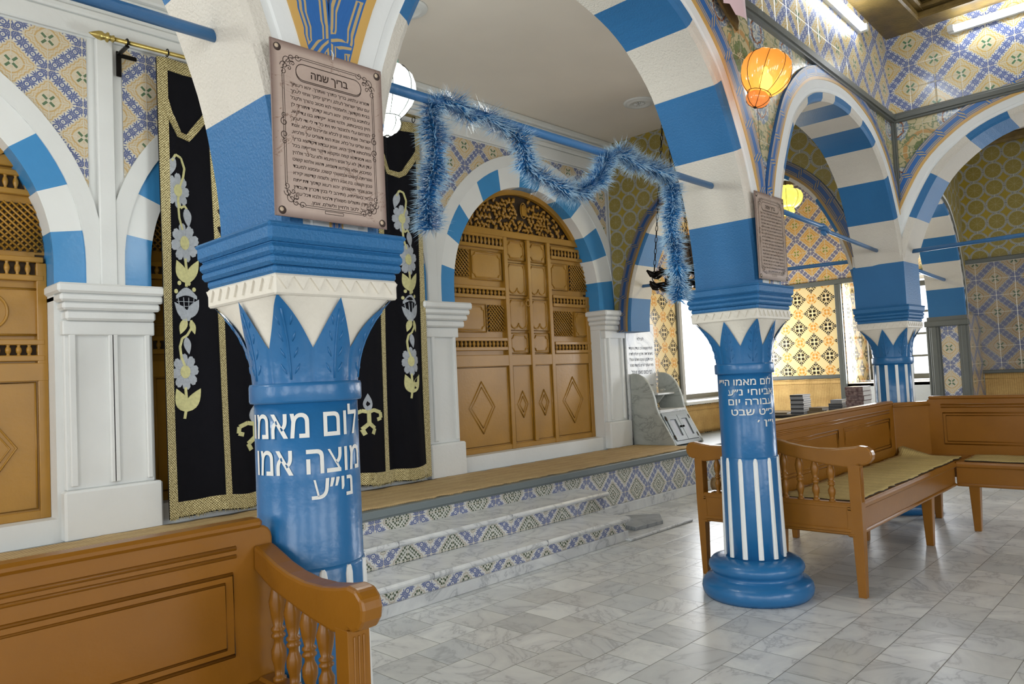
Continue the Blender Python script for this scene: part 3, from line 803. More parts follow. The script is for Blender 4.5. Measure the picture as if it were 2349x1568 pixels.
# ------------------------------------------------------------------ columns
def column(c, label, text, face_deg):
    t = thing('column', (c[0], c[1], 0), label, 'column', 'blue and white hall columns')
    X, Y = c
    b = MB()                                                    # moulded base
    prof = [(.0, 0), (.262, 0), (.278, .02), (.283, .045), (.278, .07), (.262, .09), (.232, .10), (.222, .112), (.222, .125), (.235, .132), (.243, .15), (.240, .17), (.222, .19), (.19, .20), (.15, .205)]
    b.lathe(prof, (X, Y, 0), 48); b.build('base', 'blue_gloss', t)
    b = MB(); b.lathe([(.152, .19), (.147, .45), (.143, .72), (.1415, .722), (.141, .95), (.1405, 1.17)], (X, Y, 0), 48)
    b.build('shaft', 'blue_gloss', t)
    n = 12; b = MB()                                            # white reeds of the lower shaft
    for k in range(n):
        a = face_deg*PI/180+(k+.35)*2*PI/n; rows = []
        for z in (.21, .45, .70, .715, .722):
            r = .1535-.010*(z-.19)/.53; w = .095-.008*z
            if z > .71: w *= .75 if z < .72 else .35
            rows.append([(X+(r-.006+h)*math.cos(a+w*q), Y+(r-.006+h)*math.sin(a+w*q), z) for q, h in ((-1, 0), (-.85, .010), (-.4, .013), (.4, .013), (.85, .010), (1, 0))])
        b.grid(rows, 0, smooth=False)
    b.build('white_reeds', 'white_gloss', t)
    b = MB()
    b.lathe([(.1515, .20), (.1485, .45), (.1455, .715), (.141, .727)], (X, Y, 0), 48)
    b.build('reeded_shaft', 'blue_gloss', t)
    b = MB(); b.lathe([(.138, 1.157), (.150, 1.159), (.1525, 1.165), (.1525, 1.203), (.150, 1.211), (.132, 1.213)], (X, Y, 0), 48); b.build('neck_ring', 'blue_gloss', t)
    s = .183
    def R(a, u):                                                # bell: round below, square above
        sq = s/max(abs(math.cos(a)), abs(math.sin(a))); sq = min(sq, s*1.33)
        k = u**2.6; r0 = .135+.014*u
        return r0*(1-k)+sq*k
    zb, zt = 1.20, 1.437; N = 96
    b = MB(); b.grid([[(X+R(2*PI*k/N, j/12)*math.cos(2*PI*k/N), Y+R(2*PI*k/N, j/12)*math.sin(2*PI*k/N), zb+(zt-zb)*j/12) for k in range(N)] for j in range(13)], 0, True)
    b.build('capital_bell', 'cream_cap', t)
    lf = MB(); rib = MB()
    for k in range(8):                                          # eight acanthus points
        a0 = k*PI/4; hw = PI/8; cols = []
        ztip = 1.432 if k % 2 == 0 else 1.436
        for q in range(-10, 11):
            f = q/10; top = 1.302+(ztip-1.302)*(1-abs(f))**1.08; bulge = .007*(1-abs(f))**.5
            cols.append([(X+(R(a0+hw*f, (z-zb)/(zt-zb))+.003+bulge)*math.cos(a0+hw*f), Y+(R(a0+hw*f, (z-zb)/(zt-zb))+.003+bulge)*math.sin(a0+hw*f), z) for z in [1.205+(top-1.205)*j/10 for j in range(11)]])
        lf.grid(cols, 0)
        for j in range(4):
            for sg in (-1, 1):
                z = 1.235+j*.042; f0, f1 = sg*(.18), sg*(.42-.05*j); pts = []
                for f, zz in ((f0, z), ((f0+f1)/2, z+.012), (f1, z+.026)):
                    a = a0+hw*f; r = R(a, (zz-zb)/(zt-zb))+.009; pts.append((X+r*math.cos(a), Y+r*math.sin(a), zz))
                rib.tube(pts, [.0012, .0035, .0012], 5)
        pts = []
        for j in range(8):
            z = 1.22+j*.026; r = R(a0, (z-zb)/(zt-zb))+.0105; pts.append((X+r*math.cos(a0), Y+r*math.sin(a0), z))
        rib.tube(pts, .0028, 5)
    o = lf.build('acanthus_leaves', 'blue_gloss', t); rib.build('leaf_ribs', 'blue_gloss', o)
    b = MB()                                                    # white band with sawtooth dentils
    b.cbox(X-s-.006, Y-s-.006, 1.432, X+s+.006, Y+s+.006, 1.486, .005)
    for side in range(4):
        for k in range(8):
            u = -s+.02+k*(2*s-.04)/7.0; 
            tri = [(u-.020, 1.478), (u+.020, 1.478), (u+.004, 1.446)]
            f = lambda a, z, d, side=side: ((X+a, Y-s-.006-d*.006, z), (X+s+.006+d*.006, Y+a, z), (X-a, Y+s+.006+d*.006, z), (X-s-.006-d*.006, Y-a, z))[side]
            b.prism(tri, lambda a, z, d: f(a, z, d*1.0), 1.0)
    b.build('dentil_band', 'cream_cap', t)
    b = MB()                                                    # abacus mouldings
    for z0, z1, e in ((1.484, 1.510, .190), (1.507, 1.533, .201), (1.531, 1.557, .205), (1.556, 1.565, .199), (1.563, 1.606, .209), (1.598, 1.612, .213)):
        b.cbox(X-e, Y-e, z0, X+e, Y+e, z1, .008)
    b.build('abacus', 'blue', t)
    for k, (st, z, h, a1, a0, fitw) in enumerate(text):         # lettering wrapped on the shaft (degrees from the facing direction, left to right)
        w = MB(); r = .1432
        v, f = fit(st, 0, 1, 0, h, bold=.012)
        def wrap(a, y): 
            th = (face_deg+a1+(a0-a1)*a)*PI/180; return (X+r*math.cos(th), Y+r*math.sin(th), z+y)
        w.add2d((v, f), wrap); w.build('inscription', 'text_white', t)
    return t
fd1 = math.degrees(math.atan2(-C1[1], -C1[0])); fd2 = math.degrees(math.atan2(-C2[1], -C2[0])); fd3 = math.degrees(math.atan2(-C3[1], -C3[0]))
column(C1, 'nearest column, blue with large white lettering, beside the armrest of the front bench', [('לום מאמו', 1.068, .075, -72, 66, 1), ('מוצה אמו', .972, .075, -66, 68, 1), ('ני״ע', .905, .062, 2, 52, 1)], fd1)
column(C2, 'middle column, blue with five lines of white lettering, standing before the double bench', [('לום מאמו הי״י', 1.100, .036, -64, 62, 1), ('אביוחי נ״ע', 1.048, .036, -38, 66, 1), ('עבורה יום', .998, .036, -38, 62, 1), ('כ״ט שבט', .945, .036, -32, 64, 1), ('י״ן ׳', .893, .03, 20, 62, 1)], fd2)
column(C3, 'farthest column, at the corner of the hall behind the corner of the benches', [], fd3)
# column 3 is reeded over its whole visible height: longer white reeds
b = MB()
for k in range(12):
    a = fd3*PI/180+(k+.35)*2*PI/12; rows = []
    for z in (.72, 1.0, 1.15):
        rows.append([(C3[0]+(.1425+h)*math.cos(a+.088*q), C3[1]+(.1425+h)*math.sin(a+.088*q), z) for q, h in ((-1, -.004), (-.8, .004), (.8, .004), (1, -.004))])
    b.grid(rows, 0, smooth=False)
c3 = [o for o in bpy.data.objects if o.get('label', '').startswith('farthest column')][0]
b.build('white_reeds', 'white_gloss', c3)

# pier of grey wood and tile carrying the last transverse arch
b = MB(); X0, Y0, Y1 = 8.5, 1.885, 2.265
b.box(X0, Y0+.01, 0, XE, Y1-.01, 1.6, 0)
b.box(X0-.002, Y0+.095, 0, X0+.01, Y1-.13, 1.5, 1)
b.box(X0, Y0+.004, 0, XE, Y0+.012, 1.6, 4)
for y0, y1, e in ((Y0, Y0+.085, .03), (Y0+.02, Y0+.06, .04), (Y1-.12, Y1-.03, .03), (Y1-.10, Y1-.05, .04), (Y1-.024, Y1, .02)):
    b.cbox(X0-e, y0, 0, X0+.02, y1, 1.50, .005, 2)
b.cbox(X0-.045, Y0-.01, 1.50, X0+.02, Y1+.01, 1.56, .008, 2)
b.box(X0-.01, Y1-.03, 0, X0+.01, Y1-.024, 1.5, 3)
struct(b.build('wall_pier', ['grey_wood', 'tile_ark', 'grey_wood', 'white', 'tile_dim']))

# ------------------------------------------------------------------ windows
def window_frame(name, f, w, z0, z1, nu, zs, extra=None):
    """casement with glazing bars. f(u, depth, z): u across, depth outwards"""
    t = root_struct(name, f(0, 0, z0))
    b = MB()
    def bar(u0, u1, a, c, d0=0, d1=.05):
        P = [f(u, d, z) for z in (a, c) for d in (d0, d1) for u in (u0, u1)]
        for q in ((0, 2, 3, 1), (4, 5, 7, 6), (0, 1, 5, 4), (2, 6, 7, 3), (0, 4, 6, 2), (1, 3, 7, 5)): b.face([P[k] for k in q])
    bar(0, .05, z0, z1); bar(w-.05, w, z0, z1); bar(.05, w-.05, z0, z0+.06); bar(.05, w-.05, z1-.06, z1)
    for k in range(1, nu): bar(w*k/nu-.02, w*k/nu+.02, z0+.06, z1-.06)
    for z in zs: bar(.05, w-.05, z-.012, z+.012, .01, .04)
    b.build('window_frame', 'grey_wood', t)
    b = MB(); P = [f(u, .025, z) for u, z in ((.04, z0+.05), (w-.04, z0+.05), (w-.04, z1-.05), (.04, z1-.05))]; b.face(P)
    b.build('pane', 'pane', t)
    return t
w2 = window_frame('window_2', lambda u, d, z: (XE+.70+d, 3.24-u, z), .92, .95, 2.10, 2, (1.22, 1.48, 1.74))
# recess of window 2
b = MB(); b.box(XE, 2.30, .90, XE+.76, 3.27, .935); b.box(XE, 2.30, 2.125, XE+.76, 3.27, 2.16)
b.build('window_recess', 'greyback', w2)
# an open grey shutter leaf in the recess
b = MB(); b.cbox(XE+.45, 3.02, .94, XE+.68, 3.05, 1.72, .008); b.cbox(XE+.49, 3.012, 1.02, XE+.64, 3.02, 1.62, .004); b.build('shutter', 'grey_wood', w2)
w1 = window_frame('window_1', lambda u, d, z: (7.62+u, YW+.24+d, z), 1.6, .82, 2.75, 1, ())
b = MB(); 
b.cbox(7.505, YW-.035, .90, 7.555, YW+.01, 2.10, .006); b.cbox(7.555, YW-.02, .80, 7.63, YW+.05, 2.10, .006, 1)
b.cbox(7.50, YW-.04, 2.04, 8.9, YW+.01, 2.12, .008)
b.cbox(7.505, YW-.035, 2.12, 7.60, YW+.01, 2.78, .006); b.cbox(7.60, YW-.03, 2.32, 8.9, YW+.01, 2.42, .006); b.cbox(7.6, YW-.02, 2.70, 8.9, YW+.02, 2.78, .006)
b.box(7.68, YW+.01, 2.42, 8.85, YW+.03, 2.70, 2); b.box(7.6, YW-.001, 2.12, 8.9, YW+.02, 2.32, 3)
b.cbox(7.58, YW-.05, .775, 8.9, YW+.3, .815, .006, 4)
b.build('window_surround', ['grey_wood', 'lightgrey', 'doordark', 'tile_orange', 'white'], w1)
b = MB(); b.box(7.62, YW+.02, .815, 7.625, YW+.24, 2.05, 0); b.build('window_reveal', 'tile_orange', w1)
t3 = window_frame('window_3', lambda u, d, z: (XE+.30+d, -.4-u, z), .9, .95, 2.1, 2, (1.3, 1.6))

# ------------------------------------------------------------------ doors of the ark wall
def door(name, cx, r, right_col):
    Y = YW+.125; t = root_struct(name, (cx, Y, .555)); x0, x1 = cx-r, cx+r
    b = MB(); n = 30                                            # carrying board
    pts = [(x0, .555), (x1, .555)]+[(cx+r*math.cos(PI*k/n), ZS+r*math.sin(PI*k/n)) for k in range(n+1)]
    b.prism(pts, lambda a, z, d: (a, Y+.03+d, z), .03); b.build('board', 'doordark', t)
    fr = MB()
    def rail(a0, a1, z0, z1, e=.0): fr.cbox(a0, Y-e, z0, a1, Y+.032, z1, .004)
    sx = r/.975; q = lambda u: cx+(u-5.10)*sx
    xl0, xl1, xc, xr0, xr1 = q(4.14), q(4.86), q(5.185), q(5.50), q(6.06)
    # frame rails
    rail(x0, x1, 2.47, 2.53, .02); rail(x0, x1, 1.30, 1.40, .012); rail(x0, x1, .555, .60, .008)
    rail(xl1, xl1+.045, .555, 2.50, .016); rail(xr0-.045, xr0, .555, 2.50, .016); rail(x0, x0+.05, .555, 1.95, .01); rail(x1-.05, x1, .555, 1.95, .01)
    rail(xc-.02, xc+.02, .6, 2.47, .022)
    fr.box(x0+.05, Y+.024, .6, x1-.05, Y+.031, 2.0); fr.box(xl0-.02, Y+.024, 2.0, xr1+.02, Y+.031, 2.5); fr.build('frame', 'door', t)
    # lunette: pierced carving with a hand
    lb = MB(); nl = 34
    lp = [(cx+r*math.cos(PI*k/nl), ZS+r*math.sin(PI*k/nl)) for k in range(nl+1) if ZS+r*math.sin(PI*k/nl) > 2.52]
    rr = [(cx+(r-.045)*math.cos(PI*k/nl), ZS+(r-.045)*math.sin(PI*k/nl)) for k in range(nl+1) if ZS+r*math.sin(PI*k/nl) > 2.52]
    lb.grid([[(a, Y-.03, z) for a, z in lp], [(a, Y-.03, z) for a, z in rr], [(a, Y+.01, z) for a, z in rr]], 0, smooth=False)
    rnd = random.Random(3)
    lb.face([(a, Y+.028, z) for a, z in rr], 1)
    for i in range(36):                                         # scroll leaves over a dark face painted as the shade between them
        for j in range(11):
            u = cx-.86*sx+i*.049*sx+(j % 2)*.025; z = 2.548+j*.035
            if (u-cx)**2+(z-ZS)**2 > (r-.075)**2 or abs(u-q(5.165)) < .07 and abs(z-2.75) < .10: continue
            a = rnd.random()*PI; k = rnd.choice((-1, 1))
            lb.tube([(u+.030*math.cos(a+w*k*1.1)*(1-w*.25)-.012, Y+.012, z+.030*math.sin(a+w*k*1.1)*(1-w*.25)) for w in (0, .6, 1.2, 1.8, 2.4)], [.008, .016, .015, .011, .005], 5)
    hx, hz = q(5.165), 2.75
    lb.tube([(hx+.042*math.cos(k*PI/8), Y+.004, hz+.075*math.sin(k*PI/8)) for k in range(16)], .005, 5, closed=True)
    hand = [(-.022, -.05), (.022, -.05), (.028, -.01), (.036, .012), (.028, .016), (.022, .0), (.02, .04), (.013, .045), (.010, .01), (.008, .055), (.0, .06), (-.004, .01), (-.008, .052), (-.016, .05), (-.016, .005), (-.02, .04), (-.028, .034), (-.03, -.01)]
    lb.prism([(hx+a, hz+z) for a, z in hand], lambda a, z, d: (a, Y-.004+d, z), .02)
    lb.build('lunette_carving', ['door', 'doordark'], t)
    # grilles and panels of both outer columns
    def grille(a0, a1, z0, z1):
        g = MB(); g.cbox(a0, Y-.012, z1-.012, a1, Y+.028, z1+.018, .004); g.cbox(a0, Y-.012, z0-.02, a1, Y+.028, z0+.012, .004)
        n = max(3, int((a1-a0)/.047))
        for k in range(n):
            x = a0+(k+.5)*(a1-a0)/n
            g.lathe([(.007, z0), (.012, z0+.01), (.007, z0+.02), (.013, (z0+z1)/2-.012), (.015, (z0+z1)/2), (.013, (z0+z1)/2+.012), (.007, z1-.02), (.012, z1-.01), (.007, z1)], (x, Y+.005, 0), 8)
        g.face([(a0, Y+.022, z0), (a1, Y+.022, z0), (a1, Y+.022, z1), (a0, Y+.022, z1)], 1); g.build('baluster_grille', ['door', 'doordark'], t)  # dark sheet painted as the shade behind the balusters
    def lattice(a0, a1, z0, z1):
        g = MB(); n = max(5, int((a1-a0+z1-z0)/.036)); dx, dz = a1-a0, z1-z0
        for k in range(1, n):
            for sg in (1, -1):
                c = -dz+(dx+dz)*k/n; u0, u1 = max(0, c), min(dx, c+dz)
                if u1-u0 < .01: continue
                A = (a0+u0, z0+(u0-c)); Bq = (a0+u1, z0+(u1-c))
                if sg < 0: A = (A[0], z1-(A[1]-z0)); Bq = (Bq[0], z1-(Bq[1]-z0))
                g.tube([(A[0], Y+.012+.005*sg, A[1]), (Bq[0], Y+.012+.005*sg, Bq[1])], .0062, 5)
        g.face([(a0, Y+.022, z0), (a1, Y+.022, z0), (a1, Y+.022, z1), (a0, Y+.022, z1)], 1); g.build('lattice', ['door', 'doordark'], t)  # dark sheet painted as the shade behind the lattice
    def panel(a0, a1, z0, z1, kind='corner'):
        g = MB(); g.box(a0, Y+.012, z0, a1, Y+.034, z1)
        m = .022; u0, u1, w0, w1 = a0+m, a1-m, z0+m, z1-m; c = min(.035, (u1-u0)*.2)
        if kind == 'octagon':
            R_ = min(u1-u0, w1-w0)*.46; mx, mz = (u0+u1)/2, (w0+w1)/2
            P = []
            for k in range(32):
                a = k*2*PI/32; P.append((mx+R_*math.cos(a), mz+R_*math.sin(a)))
            for s_ in (1, -1): g.tube([(mx-.03, Y+.01, mz+s_*R_), (mx, Y+.008, mz+s_*(R_+.025)), (mx+.03, Y+.01, mz+s_*R_)], .006, 5)
        elif kind == 'cusp':
            P = [(u0, w1-c), (u0+c*.6, w1), (u1-c*.6, w1), (u1, w1-c), (u1, w0+.05)]
            mx = (u0+u1)/2; h = (u1-u0)/4
            P += [(mx+h+h*math.cos(a), w0+.05-.05*math.sin(a)*1.0) for a in [k*PI/6 for k in range(1, 6)]]+[(mx, w0+.045)]
            P += [(mx-h+h*math.cos(a), w0+.05-.05*math.sin(a)*1.0) for a in [k*PI/6 for k in range(1, 6)]]+[(u0, w0+.05)]
        else:
            P = []
            for (ox, oz, a) in ((u0, w0, 0), (u1, w0, PI/2), (u1, w1, PI), (u0, w1, 3*PI/2)):
                P += [(ox+c*math.cos(a+b_), oz+c*math.sin(a+b_)) for b_ in ((PI/2, PI/4, 0))]
        g.tube([(a, Y+.010, z) for a, z in P], .0075, 6, closed=True)
        g.tube([(a, Y+.009, z) for a, z in [(a0+.004, z0+.004), (a1-.004, z0+.004), (a1-.004, z1-.004), (a0+.004, z1-.004)]], .007, 5, closed=True)
        g.build('panel', 'door', t)
    def lower(a0, a1, dx, dz, dcx=None):
        g = MB(); g.box(a0, Y+.004, .60, a1, Y+.034, 1.305); m = (a0+a1)/2 if dcx is None else dcx; zc = .945
        for e, h in ((.0, .007), (.03, .005)):
            D = [(m-dx+e, zc), (m, zc-dz+e*1.6), (m+dx-e, zc), (m, zc+dz-e*1.6)]
            g.tube([(a, Y+.002, z) for a, z in D], h, 4, closed=True)
        P = [(a0+.012, .612), (a1-.012, .612), (a1-.012, 1.293), (a0+.012, 1.293)]
        g.tube([(a, Y+.002, z) for a, z in P], .007, 5, closed=True)
        g.build('lower_panel', 'door', t)
    ml, mr = q(4.46), q(5.78)
    grille(xl0, xl1, 2.37, 2.46); grille(xl0, xl1, 1.92, 1.99); grille(xl0, xl1, 1.46, 1.535)
    lattice(xl0-.02, ml-.02, 2.08, 2.32); panel(ml, xl1-.01, 2.065, 2.325); panel(xl0-.01, q(4.62), 1.60, 1.85); lattice(q(4.65), xl1-.01, 1.61, 1.845)
    if right_col == 'mixed':
        grille(xr0+.02, xr1+.02, 2.345, 2.43); grille(xr0+.02, xr1+.02, 1.88, 1.955); grille(xr0+.02, xr1+.02, 1.425, 1.50)
        panel(xr0+.01, mr, 2.02, 2.29); lattice(mr+.03, xr1+.03, 2.03, 2.285); lattice(xr0+.02, q(5.82), 1.575, 1.815); panel(q(5.85), xr1+.03, 1.565, 1.82)
    else:
        grille(xr0+.02, xr1, 2.34, 2.435); grille(xr0+.02, xr1, 1.87, 1.965); grille(xr0+.02, xr1, 1.43, 1.51)
        lattice(xr0+.02, xr1, 2.015, 2.28); panel(xr0+.01, xr1+.01, 1.55, 1.81, 'octagon')
    for a0, a1 in ((xl1+.045, xc-.02), (xc+.02, xr0-.045)):
        panel(a0, a1, 2.27, 2.46); panel(a0, a1, 1.945, 2.25, 'cusp'); panel(a0, a1, 1.62, 1.92, 'cusp'); panel(a0, a1, 1.41, 1.60)
    lower(x0+.05, xl1, .155, .225); lower(xl1+.045, xc-.02, .07, .12); lower(xc+.02, xr0-.045, .07, .12); lower(xr0, x1-.05, .155, .225)
    k = MB(); k.tube([(xc-.055+.022*math.cos(a), Y-.03, 1.875+.028*math.sin(a)) for a in [i*2*PI/14 for i in range(14)]], .005, 6, closed=True)
    k.lathe([(.0, -.035), (.012, -.035), (.015, -.02), (.01, -.005), (.01, .03)], (xc-.055, Y, 1.905), 10, 0, 'y'); k.build('door_handle', 'door', t)
    return t
door('door_1', *DOORS[0], 'octagon'); door('door_2', *DOORS[1], 'mixed'); door('door_3', *DOORS[2], 'mixed')

# ------------------------------------------------------------------ tie rods
def rod(pts, r, label, hook=None):
    b = MB(); b.tube(pts, r, 12)
    if hook: b.tube(hook, r*.9, 10)
    o = b.build('tie_rod', 'rod_blue'); return tag(o, label, 'tie rod', 'blue iron tie rods under the arches')
rod([(-1.33, 1.877, 2.135), (.985, 1.885, 2.135)], .0165, 'blue iron tie rod meeting the cream soffit above the black curtain, leftmost')
rod([(1.26, 1.885, 2.14), (3.60, 1.893, 2.135)], .0165, 'blue iron tie rod the tinsel garland hangs from')
def hooked(p0, p1, r, label):
    p0, p1 = Vector(p0), Vector(p1); m = (p0+p1)/2; d = (p1-p0).normalized(); up = Vector((0, 0, 1)); sd = d.cross(up)
    h1 = [p0, m-d*.10+up*.012, m-d*.02+up*.022, m+d*.03+up*.012, m+d*.038-up*.012, m+d*.005-up*.03, m-d*.028-up*.018]
    h2 = [p1, m+d*.10-up*.006, m+d*.02-up*.014+sd*.02, m-d*.03+sd*.018, m-d*.03-sd*.015+up*.006, m+d*.02-sd*.02+up*.01]
    return rod(h1, r, label, h2)
hooked((3.90, 1.897, 2.13), (6.31, 1.98, 2.05), .0165, 'blue tie rod hooked at mid length, in the arch over the double bench')
hooked((6.46, 1.84, 2.035), (6.46, -.51, 2.035), .0165, 'blue tie rod hooked at mid length, in the wide arch over the corner bench')
rod([(6.46, 4.37, 2.06), (6.46, 2.16, 2.02)], .0165, 'thin blue tie rod crossing before the orange lattice tiles, behind the iron lamp')
rod([(6.62, 1.99, 2.0), (8.47, 2.06, 1.965)], .0165, 'short blue tie rod in the far arch beyond the farthest column')

# ------------------------------------------------------------------ benches (built in place: x along the seat, y=0 at the back, front towards -y)
def bprof(z0, z1):
    h = z1-z0; P = [(0, .017), (.05, .017), (.06, .012), (.14, .013), (.22, .019), (.30, .019), (.36, .012), (.40, .012), (.42, .018), (.44, .018), (.46, .013), (.48, .018), (.50, .018), (.52, .012), (.62, .018), (.74, .022), (.84, .016), (.92, .010), (1, .010)]
    return [(r, z0+h*u) for u, r in P]
ARM = [(.0, .805), (-.06, .788), (-.12, .770), (-.19, .756), (-.27, .748), (-.36, .749), (-.43, .757), (-.48, .766), (-.515, .762), (-.538, .745), (-.545, .722), (-.540, .698), (-.522, .678), (-.495, .668), (-.475, .672), (-.455, .655), (-.40, .655), (-.34, .662), (-.27, .672), (-.19, .688), (-.10, .705), (-.05, .722), (.0, .742)]
def bench(T, L, label, ends, legs, back=True, tall=.885, x_panels=2, s0=0.0, s1=None):
    s1 = L if s1 is None else s1
    loc = T @ Vector((L/2, -.2, 0))
    t = thing('bench', loc, label, 'bench', 'orange brown painted wooden benches')
    b = MB(T); b.cbox(s0, -.44, .445, s1, .0, .468, .006); b.build('seat', 'wood', t)
    b = MB(T)
    b.cbox(s0, -.435, .315, s1, -.40, .447, .005); b.cbox(s0, -.445, .302, s1, -.40, .322, .006); b.cbox(s0, -.45, .43, s1, -.40, .462, .008)
    b.build('seat_rail', 'wood', t)
    if back:
        b = MB(T); z1 = tall
        poly = [(0, .30), (L, .30), (L, z1-.035)]+[(L-.035+.035*math.cos(a), z1-.035+.035*math.sin(a)) for a in (PI/8, PI/4, 3*PI/8)]+[(L-.035, z1), (.035, z1)]+[(.035-.035*math.sin(a), z1-.035+.035*math.cos(a)) for a in (PI/8, PI/4, 3*PI/8)]+[(0, z1-.035)]
        b.prism(poly, lambda a, z, d: (a, .0+d, z), .04); b.build('back_panel', 'wood', t, .006)
        b = MB(T)
        for z, h in ((z1-.046, .006), (z1-.066, .005)): b.tube([(.10, -.0, z), (L-.10, -.0, z)], h, 8)
        w = (L-.12)/x_panels
        for k in range(x_panels):
            a0, a1 = .06+k*w+.05, .06+(k+1)*w-.05
            for e, h in ((0, .006), (.020, .0045)):
                P = [(a0+e, z1-.108-e), (a1-e, z1-.108-e), (a1-e, .545+e), (a0+e, .545+e)]
                b.tube([(x, .001, z) for x, z in P], h, 4, closed=True)
        b.build('panel_moulding', 'wood', t)
        b = MB(T); b.cbox(.02, -.012, z1-.006, L-.03, .052, z1+.018, .008); b.build('top_cap', 'wood', t)
    for xe in ends:
        s = 1 if xe < L/2 else -1; x0 = xe if s > 0 else xe-.055; xm = x0+.0275
        b = MB(T); b.prism(ARM, lambda a, z, d: (x0+d, a, z), .055, smooth=False); b.build('armrest', 'wood', t, .008)
        b = MB(T); pz = .668
        rows = []
        for z, h in ((0, .019), (.30, .026), (.46, .028), (.67, .0285)):
            rows.append([(xm-h, -.45-h, z), (xm+h, -.45-h, z), (xm+h, -.45+h, z), (xm-h, -.45+h, z)])
        b.grid(rows, 0, True, False); b.face(rows[0]); b.face(rows[-1])
        for q in (-.012, 0, .012): b.tube([(xm+q, -.45-.028, .48), (xm+q, -.45-.030, .655)], .003, 5)
        b.build('post', 'wood', t, .003)
        b = MB(T); b.cbox(x0+.002, -.44, .31, x0+.053, 0, .475, .006); b.cbox(x0-.004, -.42, .325, x0+.06, -.02, .345, .004); b.build('end_rail', 'wood', t)
        for k in range(4):
            y = -.075-k*.083; zt = .742-.0
            for a in range(len(ARM)-1, 13, -1):
                pass
            under = .655+(.742-.655)*max(0, (y+.40)/.40)
            bb = MB(T); bb.lathe([(q, z) for q, z in bprof(.47, under+.012)], (xm, y, 0), 12); bb.build('baluster', 'wood', t)
    for lx, ly in legs:
        b = MB(T); rows = []
        for z, h in ((0, .021), (.31, .033)): rows.append([(lx-h, ly-h, z), (lx+h, ly-h, z), (lx+h, ly+h, z), (lx-h, ly+h, z)])
        b.grid(rows, 0, True, False); b.face(rows[0]); b.face(rows[-1]); b.build('leg', 'wood', t, .004)
    return t
TR = Matrix.Translation
bench(TR((-1.315, 1.83, 0)) @ Matrix.Diagonal((1, .87, 1, 1)), 2.29, 'front bench with its back to the ark wall, its scrolled armrest against the nearest column', [2.29], [(.05, -.40), (1.1, -.40), (.05, -.03), (2.24, -.03)], x_panels=1, tall=.852)
bench(TR((3.95, 1.885, 0)), 2.13, 'long bench from the middle column to the corner, facing the open floor', [0], [(1.36, -.405), (.03, -.03), (1.3, -.03)], s1=1.912, tall=.864)
bench(TR((6.10, 1.93, 0)) @ Matrix.Rotation(PI, 4, 'Z') @ Matrix.Diagonal((1, .84, 1, 1)), 2.17, 'bench behind the middle column facing the tiled platform, sharing its back with the long bench', [2.17], [(.1, -.40), (1.0, -.40), (.1, -.06)], back=False)
# corner bench along the east arcade: local x runs towards -Y, front towards -X
TC = Matrix(((0, 1, 0, 6.30), (-1, 0, 0, 1.72), (0, 0, 1, 0), (0, 0, 0, 1)))
cb = bench(TC, 2.3, 'bench along the side arcade meeting the long bench at the corner', [], [(.38, -.40), (.05, -.05), (1.4, -.40)], tall=.884, s0=.277)
b = MB(); b.prism([(6.075, 1.885), (6.30, 1.70), (6.33, 1.73), (6.10, 1.925)], lambda a, y, d: (a, y, .44+d), .425); b.build('corner_panel', 'wood', cb, .005)
b = MB(); b.tube([(6.06, 1.885, .84), (6.29, 1.695, .84)], .008, 6); b.build('corner_moulding', 'wood', cb)
b = MB(); b.prism([(5.864, 1.884), (6.075, 1.884), (6.30, 1.70), (6.30, 1.445), (5.864, 1.445)], lambda a, y, d: (a, y, .446+d), .021); b.build('corner_seat', 'wood', cb)

# ------------------------------------------------------------------ straw mats
def mat(name, x0, x1, y0, y1, z, th, label, mt, seed, wave=.008, curl=None, group=None):
    rn = random.Random(seed); nx, ny = int((x1-x0)/.04)+2, int((y1-y0)/.04)+2; b = MB()
    e0 = [rn.uniform(-1, 1)*wave for _ in range(nx+1)]; e1 = [rn.uniform(-1, 1)*wave*1.3 for _ in range(nx+1)]
    h = lambda x, y: z+.0015*math.sin(x*23+y*7)+.001*math.sin(y*31)+(curl(x, y) if curl else 0)
    top = []; bot = []
    for i in range(nx+1):
        x = x0+(x1-x0)*i/nx; ya, yb = y0+e0[i], y1+e1[i]; r0 = []; r1 = []
        for j in range(ny+1):
            y = ya+(yb-ya)*j/ny; r0.append((x, y, h(x, y)+th)); r1.append((x, y, h(x, y)))
        top.append(r0); bot.append(r1)
    b.grid(top, 0); b.grid(bot, 0)
    b.grid([[r[0] for r in top], [r[0] for r in bot]], 1); b.grid([[r[-1] for r in top], [r[-1] for r in bot]], 1)
    b.grid([top[0], bot[0]], 1); b.grid([top[-1], bot[-1]], 1)
    return tag(b.build(name, [mt, 'doordark' if mt == 'straw_seat' else mt]), label, 'mat', group)
pm = mat('straw_mat', -3.2, 6.49, 3.845, 4.515, ZP+.001, .010, 'long woven straw mat covering the top of the tiled platform', 'straw', 4, .012)
def fringe(x0, x1, y, z, n, seed, ln=.03):
    rn = random.Random(seed); b = MB()
    for k in range(n):
        x = x0+(x1-x0)*rn.random(); a = rn.uniform(-.012, .012)
        b.tube([(x, y, z+.004), (x+a*.5, y+ln*.5, z+.008), (x+a, y+ln*rn.uniform(.6, 1.1), z+.002)], .0014, 3, cap=False)
    return b
mat('seat_mat', 4.02, 6.12, 1.455, 1.862, .4695, .008, 'woven seat mat on the long bench, its far corner curling up', 'straw_seat', 11, .009,
    lambda x, y: max(0, x-6.0)*.55*max(0, (y-1.66)/.2))
b = mat('seat_mat', 5.89, 6.27, -.55, 1.40, .4695, .008, 'woven seat mat on the bench along the side arcade', 'straw_seat', 12, .008)
b = MB(); b.lathe([(.0, 0), (.038, 0), (.038, .30), (0, .30)], (4.06, 1.99, .508), 16, 0, 'y')
